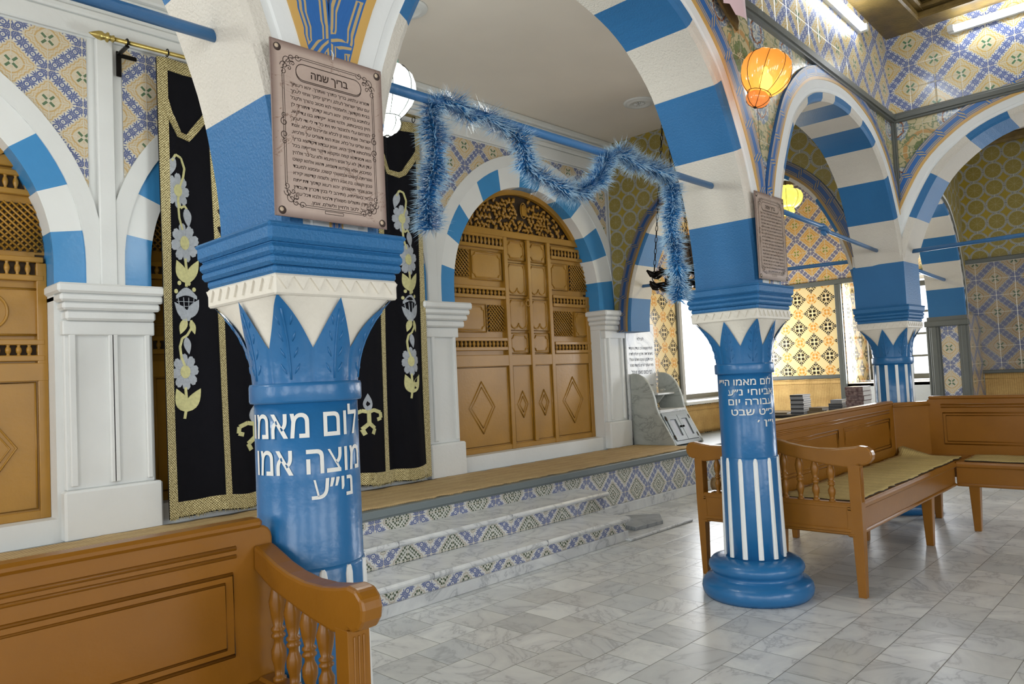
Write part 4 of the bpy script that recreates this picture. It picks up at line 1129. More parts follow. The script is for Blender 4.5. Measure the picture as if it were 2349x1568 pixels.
for k in range(5): b.tube([(4.06+.03*math.cos(a), 1.985, .508+.03*math.sin(a)*(1-k*.15)) for a in [q*PI/8 for q in range(16)]], .003, 4, closed=True)
tag(b.build('rolled_mat', 'straw'), 'rolled straw mat lying on the bench behind the middle column', 'mat')
def wallmat(pts0, pts1, z0, z1, label, n=40):
    b = MB(); top = []; mid = []; bot = []
    d = Vector(pts1)-Vector(pts0); L = d.length; nn = Vector((d.y, -d.x)).normalized()
    rows = []
    for j in range(9):
        row = []
        for i in range(n+1):
            p = Vector(pts0)+d*i/n; e = .012+.004*math.sin(i*.9+j*.5); row.append((p.x+nn.x*e, p.y+nn.y*e, z0+(z1-z0)*j/8+(.003*math.sin(i*1.7) if j == 8 else 0)))
        rows.append(row)
    b.grid(rows); back = [[(p[0]-nn.x*.008, p[1]-nn.y*.008, p[2]) for p in r] for r in rows]; b.grid(back)
    b.grid([rows[-1], back[-1]]); b.grid([rows[0], back[0]])
    for z in (z1-.012, z1-.055): b.tube([(p[0]+nn.x*.003, p[1]+nn.y*.003, z) for p in rows[-1]], .004, 5)
    return tag(b.build('wall_matting', 'straw_wall'), label, 'matting', 'straw matting on the walls')
wallmat((9.0, 4.55), (9.0, 3.32), .45, 1.0, 'straw matting on the wall below the black and orange tile panel')
wallmat((9.0, 1.882), (9.0, -4.0), .45, 1.0, 'straw matting on the wall at the right edge behind the side arcade')
wallmat((7.58, 4.595), (8.9, 4.595), .44, .765, 'straw matting under the sill of the bright window by the wash stand')

# ------------------------------------------------------------------ curtain
def cy(x, z):
    k = (3.19-z)/2.75
    return 4.478+(.010+.012*k)*math.sin(x*17+1.2*math.sin(z*1.3))+.006*math.sin(x*41+z*2)
CX0, CX1, CZ0, CZ1 = 1.745, 3.725, .445, 3.19
def cur_bot(x): return .466+.012*math.sin(x*5.3+.6)**2+.006*math.sin(x*19)
ct = thing('curtain', (2.73, 4.48, CZ1), 'black velvet curtain with gold braid and embroidered flowers covering the middle arch', 'curtain')
b = MB(); nx, nz = 90, 40
def cgrid(e): return [[(CX0+(CX1-CX0)*i/nx, cy(CX0+(CX1-CX0)*i/nx, z)+e, z) for i in range(nx+1)] for z in [0]*0] or [[(x, cy(x, zz)+e, zz) for x in [CX0+(CX1-CX0)*i/nx for i in range(nx+1)] for zz in [cur_bot(x)+(CZ1-cur_bot(x))*j/nz]] for j in range(nz+1)]
g0, g1 = cgrid(0), cgrid(.012)
b.grid(g0, 0); b.grid(g1, 0)
b.grid([[r[0] for r in g0], [r[0] for r in g1]]); b.grid([[r[-1] for r in g0], [r[-1] for r in g1]]); b.grid([g0[0], g1[0]]); b.grid([g0[-1], g1[-1]])
b.build('velvet', 'velvet', ct)
def braid(path, w, name='gold_braid', wob=0, e=.006):
    """flat strip of braid along (x,z) points lying on the curtain"""
    rows = [[], [], [], []]; n = len(path)
    pts = []
    for (x0, z0), (x1, z1) in zip(path, path[1:]):
        m = max(1, int(math.dist((x0, z0), (x1, z1))/.05)); pts += [(x0+(x1-x0)*k/m, z0+(z1-z0)*k/m) for k in range(m)]
    pts.append(path[-1]); bb = MB()
    for i, (x, z) in enumerate(pts):
        a, c = pts[max(0, i-1)], pts[min(len(pts)-1, i+1)]; tx, tz = c[0]-a[0], c[1]-a[1]; l = math.hypot(tx, tz); px, pz = -tz/l*w/2, tx/l*w/2
        for r, (s, d) in zip(rows, ((-1, .001), (-1, e), (1, e), (1, .001))): r.append((x+px*s, cy(x+px*s, z+pz*s)-d, z+pz*s))
    bb.grid(rows, 0, smooth=False); return bb.build(name, 'gold', ct)
braid([(CX0+.027, .47), (CX0+.027, 3.19)], .054); braid([(CX1-.027, .47), (CX1-.027, 3.19)], .054)
braid([(CX0, 3.155), (CX1, 3.155)], .075)
braid([(x, cur_bot(x)+.05) for x in [CX0+(CX1-CX0)*k/40 for k in range(41)]], .085)
braid([(2.10, .50), (2.085, 1.8), (2.07, 3.12)], .045); braid([(3.30, .50), (3.325, 1.8), (3.34, 3.12)], .045)
braid([(1.765, 2.985), (1.80, 2.86), (1.865, 2.745), (1.92, 2.735), (2.06, 2.925)], .042, e=.009)
braid([(3.36, 2.90), (3.42, 2.78), (3.51, 2.765), (3.56, 2.79), (3.70, 2.985)], .042, e=.009)
braid([(2.10, 2.93), (2.40, 2.75), (2.70, 2.92), (3.0, 2.75), (3.32, 2.92)], .042, e=.009)
rn = random.Random(5); b = MB()
for k in range(420):                                            # loose fringe at the hem
    x = CX0+(CX1-CX0)*rn.random(); z = cur_bot(x)+.012; a = rn.uniform(-.008, .008)
    b.tube([(x, cy(x, z)-.007, z), (x+a, cy(x, z)-.012-rn.random()*.006, z-.022*rn.uniform(.5, 1))], .0013, 3, cap=False)
b.build('hem_fringe', 'gold', ct)
def app(bb, poly, mat=0, d=.006):
    n = len(poly)
    bb.face([(x, cy(x, z)-d, z) for x, z in poly], mat)
    for i in range(n):
        (x0, z0), (x1, z1) = poly[i], poly[(i+1) % n]
        bb.face([(x0, cy(x0, z0)-d, z0), (x1, cy(x1, z1)-d, z1), (x1, cy(x1, z1)+.001, z1), (x0, cy(x0, z0)+.001, z0)], mat)
def stem(bb, pts, w, d=.0065, mat=1):
    for (x0, z0), (x1, z1) in zip(pts, pts[1:]):
        l = math.dist((x0, z0), (x1, z1)); px, pz = -(z1-z0)/l*w/2, (x1-x0)/l*w/2
        app(bb, [(x0+px, z0+pz), (x0-px, z0-pz), (x1-px, z1-pz), (x1+px, z1+pz)], mat, d)
def leafp(x0, z0, x1, z1, w, n=7):
    dx, dz = x1-x0, z1-z0; l = math.hypot(dx, dz); px, pz = -dz/l, dx/l
    A = [(x0+dx*k/n+px*w*math.sin(PI*(k/n)**.8)/2, z0+dz*k/n+pz*w*math.sin(PI*(k/n)**.8)/2) for k in range(n+1)]
    B_ = [(x0+dx*k/n-px*w*math.sin(PI*(k/n)**.8)/2, z0+dz*k/n-pz*w*math.sin(PI*(k/n)**.8)/2) for k in range(n-1, 0, -1)]
    return A+B_
def flower(bb, x, z, r, sx=.72, ph=0):
    for k in range(8):
        a = k*PI/4+ph
        P = [(x+sx*r*(.2*math.cos(a)+q*math.cos(a)-w*math.sin(a)), z+r*(.2*math.sin(a)+q*math.sin(a)+w*math.cos(a))) for q, w in ((0, -.07), (.45, -.27), (.68, -.25), (.80, -.10), (.76, 0), (.80, .10), (.68, .25), (.45, .27), (0, .07))]
        app(bb, P, 0, .005+.0006*(k % 2))
    app(bb, [(x+sx*r*.36*math.cos(k*PI/6), z+r*.36*math.sin(k*PI/6)) for k in range(12)], 1, .0085)
def chain(dx, dz):
    """one climbing spray of embroidery: flowers, buds, leaves and a netted vase"""
    X = lambda v: v+dx; Zz = lambda v: v+dz; bb = MB()
    stem(bb, [(X(a), Zz(c)) for a, c in ((1.812, 2.575), (1.835, 2.615), (1.872, 2.605), (1.895, 2.545), (1.885, 2.49), (1.868, 2.45), (1.85, 2.40), (1.845, 2.33), (1.862, 2.30), (1.89, 2.318), (1.905, 2.30))], .014)
    app(bb, leafp(X(1.825), Zz(2.60), X(1.795), Zz(2.48), .05)); app(bb, leafp(X(1.90), Zz(2.31), X(1.915), Zz(2.19), .052))
    flower(bb, X(1.847), Zz(2.402), .105); flower(bb, X(1.884), Zz(2.093), .118, ph=.2)
    stem(bb, [(X(a), Zz(c)) for a, c in ((1.845, 2.33), (1.852, 2.24), (1.872, 2.17))], .012)
    stem(bb, [(X(a), Zz(c)) for a, c in ((1.886, 2.0), (1.893, 1.92), (1.888, 1.83))], .016)
    app(bb, leafp(X(1.888), Zz(1.85), X(1.83), Zz(1.985), .07), 1); app(bb, leafp(X(1.892), Zz(1.85), X(1.965), Zz(1.995), .06), 1)
    # vase: silver rim, net, petals
    for a, c in ((1.825, 1.80), (1.845, 1.85), (1.905, 1.85), (1.935, 1.815)): app(bb, [(X(a)+.011*math.cos(k*PI/4), Zz(c)+.014*math.sin(k*PI/4)) for k in range(8)], 1)
    top = [(1.825+.125*k/10, 1.775+.05*math.sin(PI*k/10)) for k in range(11)]; low = [(1.825+.125*k/10, 1.755+.022*math.sin(PI*k/10)) for k in range(11)]
    app(bb, [(X(a), Zz(c)) for a, c in top+low[::-1]], 0)
    for k in range(4): stem(bb, [(X(1.835+.033*k), Zz(1.765)), (X(1.85+.024*k), Zz(1.67))], .003, mat=0)
    for k in range(3): stem(bb, [(X(1.83+.006*k), Zz(1.74-.028*k)), (X(1.945-.006*k), Zz(1.74-.028*k))], .003, mat=0)
    app(bb, leafp(X(1.90), Zz(1.625), X(1.815), Zz(1.735), .055)); app(bb, leafp(X(1.895), Zz(1.64), X(1.96), Zz(1.755), .06)); app(bb, leafp(X(1.90), Zz(1.625), X(1.855), Zz(1.70), .07))
    app(bb, leafp(X(1.88), Zz(1.64), X(1.845), Zz(1.545), .045), 1); app(bb, leafp(X(1.91), Zz(1.63), X(1.932), Zz(1.545), .035), 1)
    stem(bb, [(X(a), Zz(c)) for a, c in ((1.912, 1.63), (1.91, 1.58), (1.885, 1.54), (1.855, 1.52), (1.842, 1.47), (1.848, 1.41), (1.866, 1.36))], .013)
    app(bb, leafp(X(1.878), Zz(1.53), X(1.893), Zz(1.425), .042))
    flower(bb, X(1.868), Zz(1.322), .108, ph=.1)
    stem(bb, [(X(a), Zz(c)) for a, c in ((1.868, 1.23), (1.874, 1.13), (1.860, 1.045))], .014)
    app(bb, leafp(X(1.866), Zz(1.085), X(1.815), Zz(1.225), .075), 1); app(bb, leafp(X(1.872), Zz(1.085), X(1.955), Zz(1.22), .07), 1)
    bb.build('embroidered_spray', ['silver_thread', 'cream_thread'], ct)
chain(0, 0); chain(1.672, .03)
def fleur(x, z, m):
    bb = MB()
    app(bb, leafp(x, z+.03, x+m*.005, z+.16, .075)); stem(bb, [(x, z+.03), (x+m*-.05, z+.04), (x-m*.11, z+.02), (x-m*.115, z-.02), (x-m*.08, z-.03)], .026)
    stem(bb, [(x, z+.03), (x+m*.05, z+.04), (x+m*.10, z+.02), (x+m*.105, z-.02), (x+m*.075, z-.03)], .026)
    stem(bb, [(x, z+.04), (x, z-.06)], .03); stem(bb, [(x, z-.05), (x-m*.05, z-.09), (x-m*.03, z-.13)], .028); stem(bb, [(x, z-.05), (x+m*.05, z-.09), (x+m*.03, z-.13)], .028)
    bb.build('embroidered_fleur', ['silver_thread', 'cream_thread'], ct)
fleur(2.30, .95, 1); fleur(3.14, .97, -1)
rd = thing('curtain_rod', (2.55, 4.43, 3.215), 'thin brass curtain rod with a pointed finial above the black curtain', 'curtain rod')
b = MB(); b.tube([(1.47, 4.43, 3.205), (3.78, 4.43, 3.235)], .012, 10); b.build('rod', 'brass', rd)
b = MB(); b.lathe([(.0, -.10), (.006, -.09), (.016, -.07), (.024, -.05), (.026, -.035), (.018, -.02), (.020, -.012), (.028, -.006), (.028, .0), (.015, .004), (.016, .02), (.02, .024), (.02, .03), (0, .032)], (1.465, 4.43, 3.205), 14, 0, 'x'); b.build('finial', 'brass', rd)
for x in (1.565, 3.75):
    b = MB(); b.cbox(x-.014, YW-.04, 3.05, x+.014, YW-.028, 3.20, .003); b.cbox(x-.012, 4.42, 3.175, x+.012, YW-.03, 3.187, .003); b.tube([(x, 4.43+.018*math.cos(a), 3.207+.018*math.sin(a)) for a in [k*PI/6 for k in range(12)]], .005, 5, closed=True)
    b.cbox(x+.01, YW-.04, 3.165, x+.10, YW-.03, 3.19, .003)
    b.build('bracket', 'iron', rd)
for x in (1.79, 1.93, 2.07, 2.7, 3.2, 3.64):
    b = MB(); b.tube([(x, 4.43+.018*math.cos(a), 3.205+.012+.022*math.sin(a)-.008) for a in [k*PI/6 for k in range(12)]], .0035, 5, closed=True); b.build('ring', 'iron', rd)

# ------------------------------------------------------------------ plaques on the columns
BODY = '''דמרא עלמא, בריך כתרך ואתרך. יהא רעותך
עם עמך ישראל לעלם, ופרקן ימינך אחזי לעמך
בבית מקדשך, ולאמטויי לנא מטוב נהורך ולקבל
צלותנא ברחמין. יהא רעוא קדמך דתוריך לן
חיין בטיבותא, ולהוי אנא פקידא בגו צדיקיא,
למרחם עלי ולמנטר יתי וית כל די לי ודי לעמך
ישראל. אנת הוא זן לכלא ומפרנס לכלא. אנת
הוא שליט על כלא. אנת הוא דשליט על מלכיא,
ומלכותא דילך היא. אנא עבדא דקדשא בריך
הוא דסגידנא קמה ומקמא דיקר אורייתה בכל
עדן ועדן. לא על אנש רחיצנא ולא על בר אלהין
סמיכנא, אלא באלהא דשמיא, דהוא אלהא קשוט
ואוריתה קשוט ונביאוהי קשוט, ומסגא למעבד
טבון וקשוט. בה אנא רחיץ, ולשמה קדישא יקירא
אנא אמר תושבחן. יהא רעוא קדמך דתפתח
לבאי באוריתא, (ותיהב לי בנין דכרין דעבדין
רעותך) ותשלים משאלין דלבאי ולבא דכל עמך
ישראל, לטב ולחיין ולשלם, אמן.'''.split('\n')
PW, PH = .335, .445
def plaque(x, y, z, label):
    t = thing('plaque', (x+PW/2, y, z), label, 'plaque', 'printed Hebrew prayer plaques on the columns')
    f = lambda u, v, d=0: (x+u, y-d, z+v)
    b = MB(); b.face([f(0, 0, .004), f(PW, 0, .004), f(PW, PH, .004), f(0, PH, .004)], 0, [(0, 0), (PW, 0), (PW, PH), (0, PH)])
    for a, c in (((0, 0), (PW, 0)), ((PW, 0), (PW, PH)), ((PW, PH), (0, PH)), ((0, PH), (0, 0))): b.face([f(*a), f(*c), f(*c, .004), f(*a, .004)], 0, [(0, 0)]*4)
    b.face([f(0, 0), f(0, PH), f(PW, PH), f(PW, 0)], 0, [(0, 0)]*4)
    b.build('board', 'board', t)
    o = MB(); e = .006
    def ln(pts, w, d=.0046, closed=False):
        n = len(pts)
        for i in range(n if closed else n-1):
            (a0, c0), (a1, c1) = pts[i], pts[(i+1) % n]; l = math.dist((a0, c0), (a1, c1)) or 1; px, pz = -(c1-c0)/l*w/2, (a1-a0)/l*w/2
            o.face([f(a0+px, c0+pz, d), f(a0-px, c0-pz, d), f(a1-px, c1-pz, d), f(a1+px, c1+pz, d)])
    m = .030
    for mm in (m, m+.005):
        ln([(mm, .085), (mm, PH-.085)], .0014); ln([(PW-mm, .085), (PW-mm, PH-.085)], .0014); ln([(.085, PH-mm), (PW-.085, PH-mm)], .0014); ln([(.085, mm), (PW-.085, mm)], .0014)
    for sx, sy in ((0, 0), (1, 0), (0, 1), (1, 1)):
        A = lambda q: [((PW-a) if sx else a, (PH-c) if sy else c) for a, c in q]
        for cx_, cz_, r, ph in ((.075, .033, .010, 0), (.058, .038, .011, 1), (.045, .047, .013, 2), (.036, .062, .011, 3), (.033, .078, .009, 4), (.060, .052, .008, 2.5), (.05, .066, .007, 3.5)):
            ln(A(spiral(cx_, cz_, r, 1.2, ph)), .0018)
        ln(A([(.085, m), (.07, m+.004), (.05, .04), (.038, .055), (.032, .07), (m, .088)]), .0016)
    for u in (m+.002, PW-m-.002):
        for k in (-1, 1): ln(spiral(u, PH*.5+k*.016, .011, 1.3, k*PI/2, flip=k), .002); ln(spiral(u, PH*.5+k*.034, .007, 1.2, -k*PI/2, flip=-k), .0016)
    c0, c1, cz, rr = .090, PW-.090, PH-.068, .021
    cap = [(c0+rr*math.cos(a), cz+rr*math.sin(a)) for a in [PI/2+k*PI/10 for k in range(11)]]+[(c1+rr*math.cos(a), cz+rr*math.sin(a)) for a in [-PI/2+k*PI/10 for k in range(11)]]
    ln(cap, .0022, .0047, True); ln([(a, c-.0035) for a, c in cap[5:16]], .002)
    ln([(.14, .020), (PW-.14, .020), (PW-.14, .027), (.14, .027)], .0014, .0046, True)
    o.build('printed_frame', 'text_dark', t)
    w = MB(); w.add2d(fit('בריך שמה', .112, PW-.112, cz-.010, .02, bold=.02), lambda a, c: f(a, c, .0048)); w.build('title', 'text_dark', t)
    w = MB()
    for k, s in enumerate(BODY):
        v = PH*(1-.245)-k*PH*.0392
        x0 = .052 if k < 17 else .10
        w.add2d(fit(s, x0, PW-.045, v, .0085, bold=.012), lambda a, c: f(a, c, .0048))
    w.build('prayer_text', 'text_dark', t)
    for u, v in ((.017, .017), (PW-.017, .017), (.017, PH-.017), (PW-.017, PH-.017)):
        st = MB(); st.lathe([(0, -.0052), (.0055, -.0052), (.0055, -.004), (0, -.004)], f(u, v), 14, 0, 'y'); st.lathe([(0, -.0048), (.0105, -.0048), (.0105, -.004), (0, -.004)], f(u+.002, v-.002), 16, 1, 'y'); st.build('stud', ['stud_cream', 'text_dark'], t)
    a = MB(); a.cbox(x-.006, y-.0075, z-.008, x+PW+.006, y-.0055, z+PH+.004, .0008); a.build('acrylic_cover', 'acrylic', t)
    h = MB(); h.tube([(x+PW*.53, y-.008, z+PH-.012), (x+PW*.53, y-.011, z+PH+.002), (x+PW*.53, y-.002, z+PH+.016)], .0016, 6); h.build('hook', 'white', t)
    return t
pq = plaque(.922, 1.668, 1.622, 'parchment coloured Hebrew prayer plaque on the nearest column')
dup(pq, (3.566-.922, 1.690-1.668, 1.632-1.622), 'parchment coloured Hebrew prayer plaque on the middle column, seen at a slant')

# ------------------------------------------------------------------ memorial stone and wash stand
st = thing('memorial_stone', (6.73, YW-.03, .9), 'pale marble memorial tablet with Hebrew lines above the wash stand', 'tablet')
b = MB(); b.cbox(6.47, YW-.035, .50, 7.0, YW-.012, 1.70, .005); b.build('slab', 'marble', st)
LN = [('לעילוי', .16, 1.52, .035, 'c'), ('לעילוי נשמת הרב הצדיק החסיד', 0, 1.425, .03, 0), ('בישראל תורה תרבץ ופעלים לתורה', 0, 1.365, .03, 0), ('רבה דקבץ החכם השלם הכולל', 0, 1.305, .03, 0), ('סיני ועוקר הרים בקשת מוהר', 0, 1.245, .03, 0),
      ('רבי כמוס מאמו זצוקל', .03, 1.165, .042, 0), ('זיעא', .17, 1.085, .042, 0), ('נתבקש בישעם ביום יוד סיון תשט', .02, 1.03, .02, 0), ('ת נ צ ב ה א', .04, .93, .05, 0), ('המצער קול לישבה', .14, .88, .02, 0)]
w = MB(); w2_ = MB()
for k, (s, ind, z, h, j) in enumerate(LN):
    q = fit(s, 6.515+ind, 6.955-ind, z, h, bold=.01); (w if k < 7 else w2_).add2d(q, lambda a, c: (a, YW-.036, c))
w.build('inscription', 'text_navy', st)['label'] = 'navy blue lettering'; w2_.build('inscription', 'text_dark', st)['label'] = 'black lettering'
ws = thing('wash_stand', (6.74, 4.35, ZP), 'grey marble wash stand with curved side slabs and small glazed doors', 'wash stand')
SP = [(YW-.040, ZP), (4.06, ZP), (4.075, .47), (4.16, .62), (4.23, .74), (4.262, .82), (4.275, .90), (4.30, .98), (4.345, 1.07), (4.40, 1.13), (4.47, 1.165), (4.53, 1.172), (YW-.040, 1.165)]
for x in (6.50, 7.02):
    b = MB(); b.prism(SP, lambda a, z, d: (x+d, a, z), .035); b.build('side_slab', 'marble_grey', ws, .006)
b = MB(); b.cbox(6.535, 4.235, .755, 7.02, YW-.036, .79, .006); b.build('ledge', 'marble', ws)
b = MB(); b.cbox(6.70, 4.36, .935, 7.02, YW-.036, .955, .004); b.build('shelf', 'marble', ws)
b = MB(); b.prism([(4.38, .935)]+[(4.38+.19*(k/10), .935-.13*math.sin(k/10*PI/2)) for k in range(1, 11)]+[(YW-.036, .935)], lambda a, z, d: (6.84+d, a, z), .03); b.build('shelf_bracket', 'marble_grey', ws)
b = MB(); b.lathe([(.0, .957), (.03, .957), (.05, .975), (.055, 1.0), (.05, 1.0), (.03, .97), (0, .965)], (6.90, 4.45, 0), 16); b.build('soap_bowl', 'pane', ws)
b = MB(); b.tube([(6.62, 4.30, .795), (6.62, 4.34, .80), (6.66, 4.36, .80)], .009, 8); b.lathe([(.0, 0), (.014, 0), (.010, .014), (.018, .018), (0, .022)], (6.62, 4.30, .79), 10); b.build('tap', 'steel', ws)
# sloping front with two glazed doors
A0, A1 = Vector((0, 4.235, .755)), Vector((0, 4.07, .44)); sd = (A1-A0); nn = Vector((0, -sd.z, sd.y)).normalized()
if nn.y > 0: nn = -nn
G = lambda u, s, d=0: (u, A0.y+sd.y*s+nn.y*d, A0.z+sd.z*s+nn.z*d)
def gb(bb, u0, u1, s0, s1, d0, d1, m=0):
    P = [G(u, s, d) for s in (s0, s1) for d in (d0, d1) for u in (u0, u1)]
    for q in ((0, 2, 3, 1), (4, 5, 7, 6), (0, 1, 5, 4), (2, 6, 7, 3), (0, 4, 6, 2), (1, 3, 7, 5)): bb.face([P[k] for k in q], m)
b = MB(); gb(b, 6.535, 7.02, 0, 1, -.012, -.004); gb(b, 6.535, 7.02, 0, .10, -.004, .008); gb(b, 6.535, 7.02, .90, 1, -.004, .008); gb(b, 6.535, 6.565, .1, .9, -.004, .008); gb(b, 6.99, 7.02, .1, .9, -.004, .008); b.build('door_frame', 'trim_grey', ws)
for u0 in (6.57, 6.782):
    u1 = u0+.205; b = MB()
    for q in ((u0, u0+.05, .11, .89), (u1-.05, u1, .11, .89), (u0+.05, u1-.05, .11, .24), (u0+.05, u1-.05, .76, .89)): gb(b, *q, 0, .016)
    d_ = b.build('cabinet_door', 'trim_grey', ws)
    b = MB(); gb(b, u0+.05, u1-.05, .24, .76, .002, .005); b.build('door_panel', 'cabinet_grey', d_)
    b = MB(); k = u1-.02 if u0 < 6.7 else u0+.02; c = G(k, .48, .02); b.lathe([(.0, -.012), (.012, -.008), (.014, 0), (.010, .008), (0, .01)], c, 10); b.build('knob', 'iron', d_)
    k = u0-.004 if u0 < 6.7 else u1+.004
    for s in (.2, .78): b = MB(); gb(b, k-.008, k+.008, s-.06, s+.06, .008, .018); b.build('hinge', 'doordark', d_)

# ------------------------------------------------------------------ lamps
def lobed(n, amt): return lambda a: 1-amt+amt*abs(math.cos(a*n/2))**.7
def lantern(name, c, r, mats, label, group, ceil, knobs=None, tilt=None, flat=1.0, shell=True):
    """blown glass bubbling through a wire cage: lobed body, small lower bulb, collar of knobs, chain"""
    x, y, z = c; t = thing(name, c, label, 'lantern', group)
    T = TR(c) @ (Matrix.Rotation(tilt[0], 4, 'X') @ Matrix.Rotation(tilt[1], 4, 'Y') if tilt else Matrix.Identity(4)) @ Matrix.Diagonal((r, r, r*flat, 1))
    b = MB(T); b.lathe([(.25, .80), (.52, .79), (.72, .70), (.90, .50), (.99, .22), (1.0, .0), (.95, -.25), (.84, -.48), (.68, -.68), (.5, -.83), (.36, -.90)], (0, 0, 0), 96, 0, 'z', lobed(8, .12)); b.build('glass_body', mats[0], t)
    b = MB(T); b.lathe([(.36, -.90), (.44, -.98), (.47, -1.08), (.44, -1.20), (.34, -1.33), (.18, -1.43), (.0, -1.46)], (0, 0, 0), 64, 0, 'z', lobed(6, .07)); b.build('lower_bulb', mats[1], t)
    b = MB(T)
    for k in range(8):
        a = (k+.5)*PI/4
        b.tube([(q*.945*math.cos(a), q*.945*math.sin(a), w) for q, w in ((.30, .85), (.55, .81), (.75, .71), (.93, .50), (1.01, .22), (1.02, 0), (.97, -.25), (.86, -.48), (.70, -.69), (.47, -.89))], .012, 5)
    for k in range(6):
        a = (k+.5)*PI/3; b.tube([(q*math.cos(a), q*math.sin(a), w) for q, w in ((.46, -.90), (.49, -1.08), (.45, -1.22), (.30, -1.37), (.05, -1.48))], .012, 5)
    b.tube([(.47*math.cos(k*PI/12), .47*math.sin(k*PI/12), -.90) for k in range(24)], .014, 5, closed=True)
    b.lathe([(0, -1.44), (.06, -1.45), (.08, -1.49), (0, -1.53)], (0, 0, 0), 10)
    b.tube([(.28*math.cos(k*PI/12), .28*math.sin(k*PI/12), .86) for k in range(24)], .02, 5, closed=True)
    b.build('wire_cage', 'iron', t)
    if knobs:
        b = MB(T)
        for k in range(8):
            a = k*PI/4; b.lathe([(0, -.17), (.12, -.14), (.17, -.02), (.16, .08), (.10, .15), (0, .18)], (.30*math.cos(a), .30*math.sin(a), .97), 12)
        b.build('knob_collar', knobs, t)
    top = T @ Vector((0, 0, 1.0))
    if ceil:
        b = MB(); zz = top.z+.02*0; k = 0
        b.tube([(top.x+.02, top.y, top.z), (top.x, top.y, top.z+.035), (top.x-.02, top.y, top.z)], .002, 4)
        z0 = top.z+.03
        while z0 < ceil-.02:
            a = (k % 2)*PI/2; b.tube([(top.x+.007*math.cos(q)*math.cos(a), top.y+.007*math.cos(q)*math.sin(a), z0+.017+.019*math.sin(q)) for q in [w*PI/5 for w in range(10)]], .0022, 4, closed=True)
            z0 += .030; k += 1
        b.lathe([(.0, 0), (.035, 0), (.03, -.015), (.01, -.03), (0, -.03)], (top.x, top.y, ceil), 14); b.build('chain', 'iron', t)
    return t
lantern('glass_lantern', (2.215, 2.9, 2.62), .150, ('lantern_white', 'lantern_white'), 'lit white glass lantern hanging behind the near prayer plaque', 'blown glass hanging lanterns', ZC, 'greenglass')
lamp('lantern_light', (2.215, 2.9, 2.38), 30, (.95, 1, .98), .14)
lantern('glass_lantern', (-.35, 2.95, 2.70), .150, ('lantern_white', 'lantern_white'), 'lit white glass lantern over the platform beyond the left picture edge', 'blown glass hanging lanterns', ZC, 'greenglass')
lamp('lantern_light', (-.35, 2.95, 2.44), 32, (.97, 1, .98), .14)
M['lantern_amber'] = M['lantern_yellow']
lantern('glass_lantern', (7.02, 3.0, 2.775), .155, ('lantern_yellow', 'lantern_yellow'), 'lit yellow glass lantern in the far aisle beside the middle column plaque', 'blown glass hanging lanterns', 3.43, 'lantern_yellow', flat=.72)
lamp('lantern_light', (7.02, 3.0, 2.55), 16, (1, .84, .5), .1)
OL = (3.37, 1.50, 2.565)
lantern('glass_lantern', OL, .118, ('amber', 'amber_pale'), 'lit amber glass lantern in front of the tiled wall above the middle column', 'blown glass hanging lanterns', None, None, tilt=(.25, .27))
b = MB(); b.lathe([(0, -.045), (.02, -.04), (.03, -.015), (.028, .01), (.014, .035), (.012, .06), (0, .06)], (OL[0]-.005, OL[1], OL[2]-.035), 16)
ol = [o for o in bpy.data.objects if o.get('label', '').startswith('lit amber')][0]; b.build('bulb', 'bulb', ol)
b = MB(); b.tube([(3.345, 1.50, 2.672), (3.42, 1.53, 2.70), (3.62, 1.62, 2.78), (3.78, 1.712, 2.84)], .005, 6); b.lathe([(0, 0), (.02, 0), (.02, -.01), (0, -.01)], (3.78, 1.712, 2.84), 12, 0, 'y'); b.build('wall_arm', 'iron', ol)
lamp('lantern_light', (OL[0]-.005, OL[1]-.01, OL[2]-.03), 1.6, (1, .66, .30), .03)

def oil_lamp(c, r, label, zc):
    x, y, z = c; t = thing('hanging_oil_lamp', c, label, 'hanging lamp', 'black iron hanging lamps')
    b = MB()
    for zz, rr in ((.065, r), (-.03, r*.95)): b.tube([(x+rr*math.cos(k*PI/16), y+rr*math.sin(k*PI/16), z+zz) for k in range(32)], .007, 6, closed=True)
    b.lathe([(0, -.12), (r*.35, -.115), (r*.7, -.09), (r*.9, -.05), (r*.88, -.045), (r*.6, -.08), (0, -.10)], (x, y, z), 24); b.build('ring_bowl', 'iron', t)
    for tier, (zz, rr, n) in enumerate(((.065, r, 8), (-.03, r*.97, 8))):
        for k in range(n):
            a = k*2*PI/n+tier*.2; ca, sa = math.cos(a), math.sin(a)
            pts = [(x+rr*q*ca, y+rr*q*sa, z+zz+w) for q, w in ((.75, -.008), (1.0, -.02), (1.18, -.012), (1.40, .022))]
            b = MB(); b.tube(pts, [.012, .022, .025, .007], 8); b.build('lamp_cup', 'iron', t)
    for k in range(3):
        a = k*2*PI/3+PI*.78; ax, ay = x+r*1.05*math.cos(a), y+r*1.05*math.sin(a); b = MB()
        b.tube([(ax+.022*math.cos(q)*math.cos(a), ay+.022*math.cos(q)*math.sin(a), z+.03+.045*math.sin(q)) for q in [w*PI/8-PI/2 for w in range(13)]], .004, 5)
        p0, p1 = Vector((ax, ay, z+.075)), Vector((x, y, zc-.04)); L = (p1-p0).length; n = int(L/.045); d = (p1-p0)/L
        for i in range(n):
            m = p0+d*(i+.5)*L/n; s = (Vector((-math.sin(a), math.cos(a), 0)), Vector((math.cos(a), math.sin(a), 0)))[i % 2]
            b.tube([tuple(m+s*.009*math.cos(q)+d*.027*math.sin(q)) for q in [w*PI/4 for w in range(8)]], .0032, 4, closed=True)
        b.build('chain', 'iron', t)
    b = MB(); b.lathe([(0, 0), (.03, 0), (.02, -.03), (.006, -.04), (0, -.04)], (x, y, zc), 12); b.build('ceiling_hook', 'iron', t)
    return t
oil_lamp((5.27, 3.2, 1.915), .165, 'black iron hanging oil lamp half hidden behind the tinsel garland', ZC)
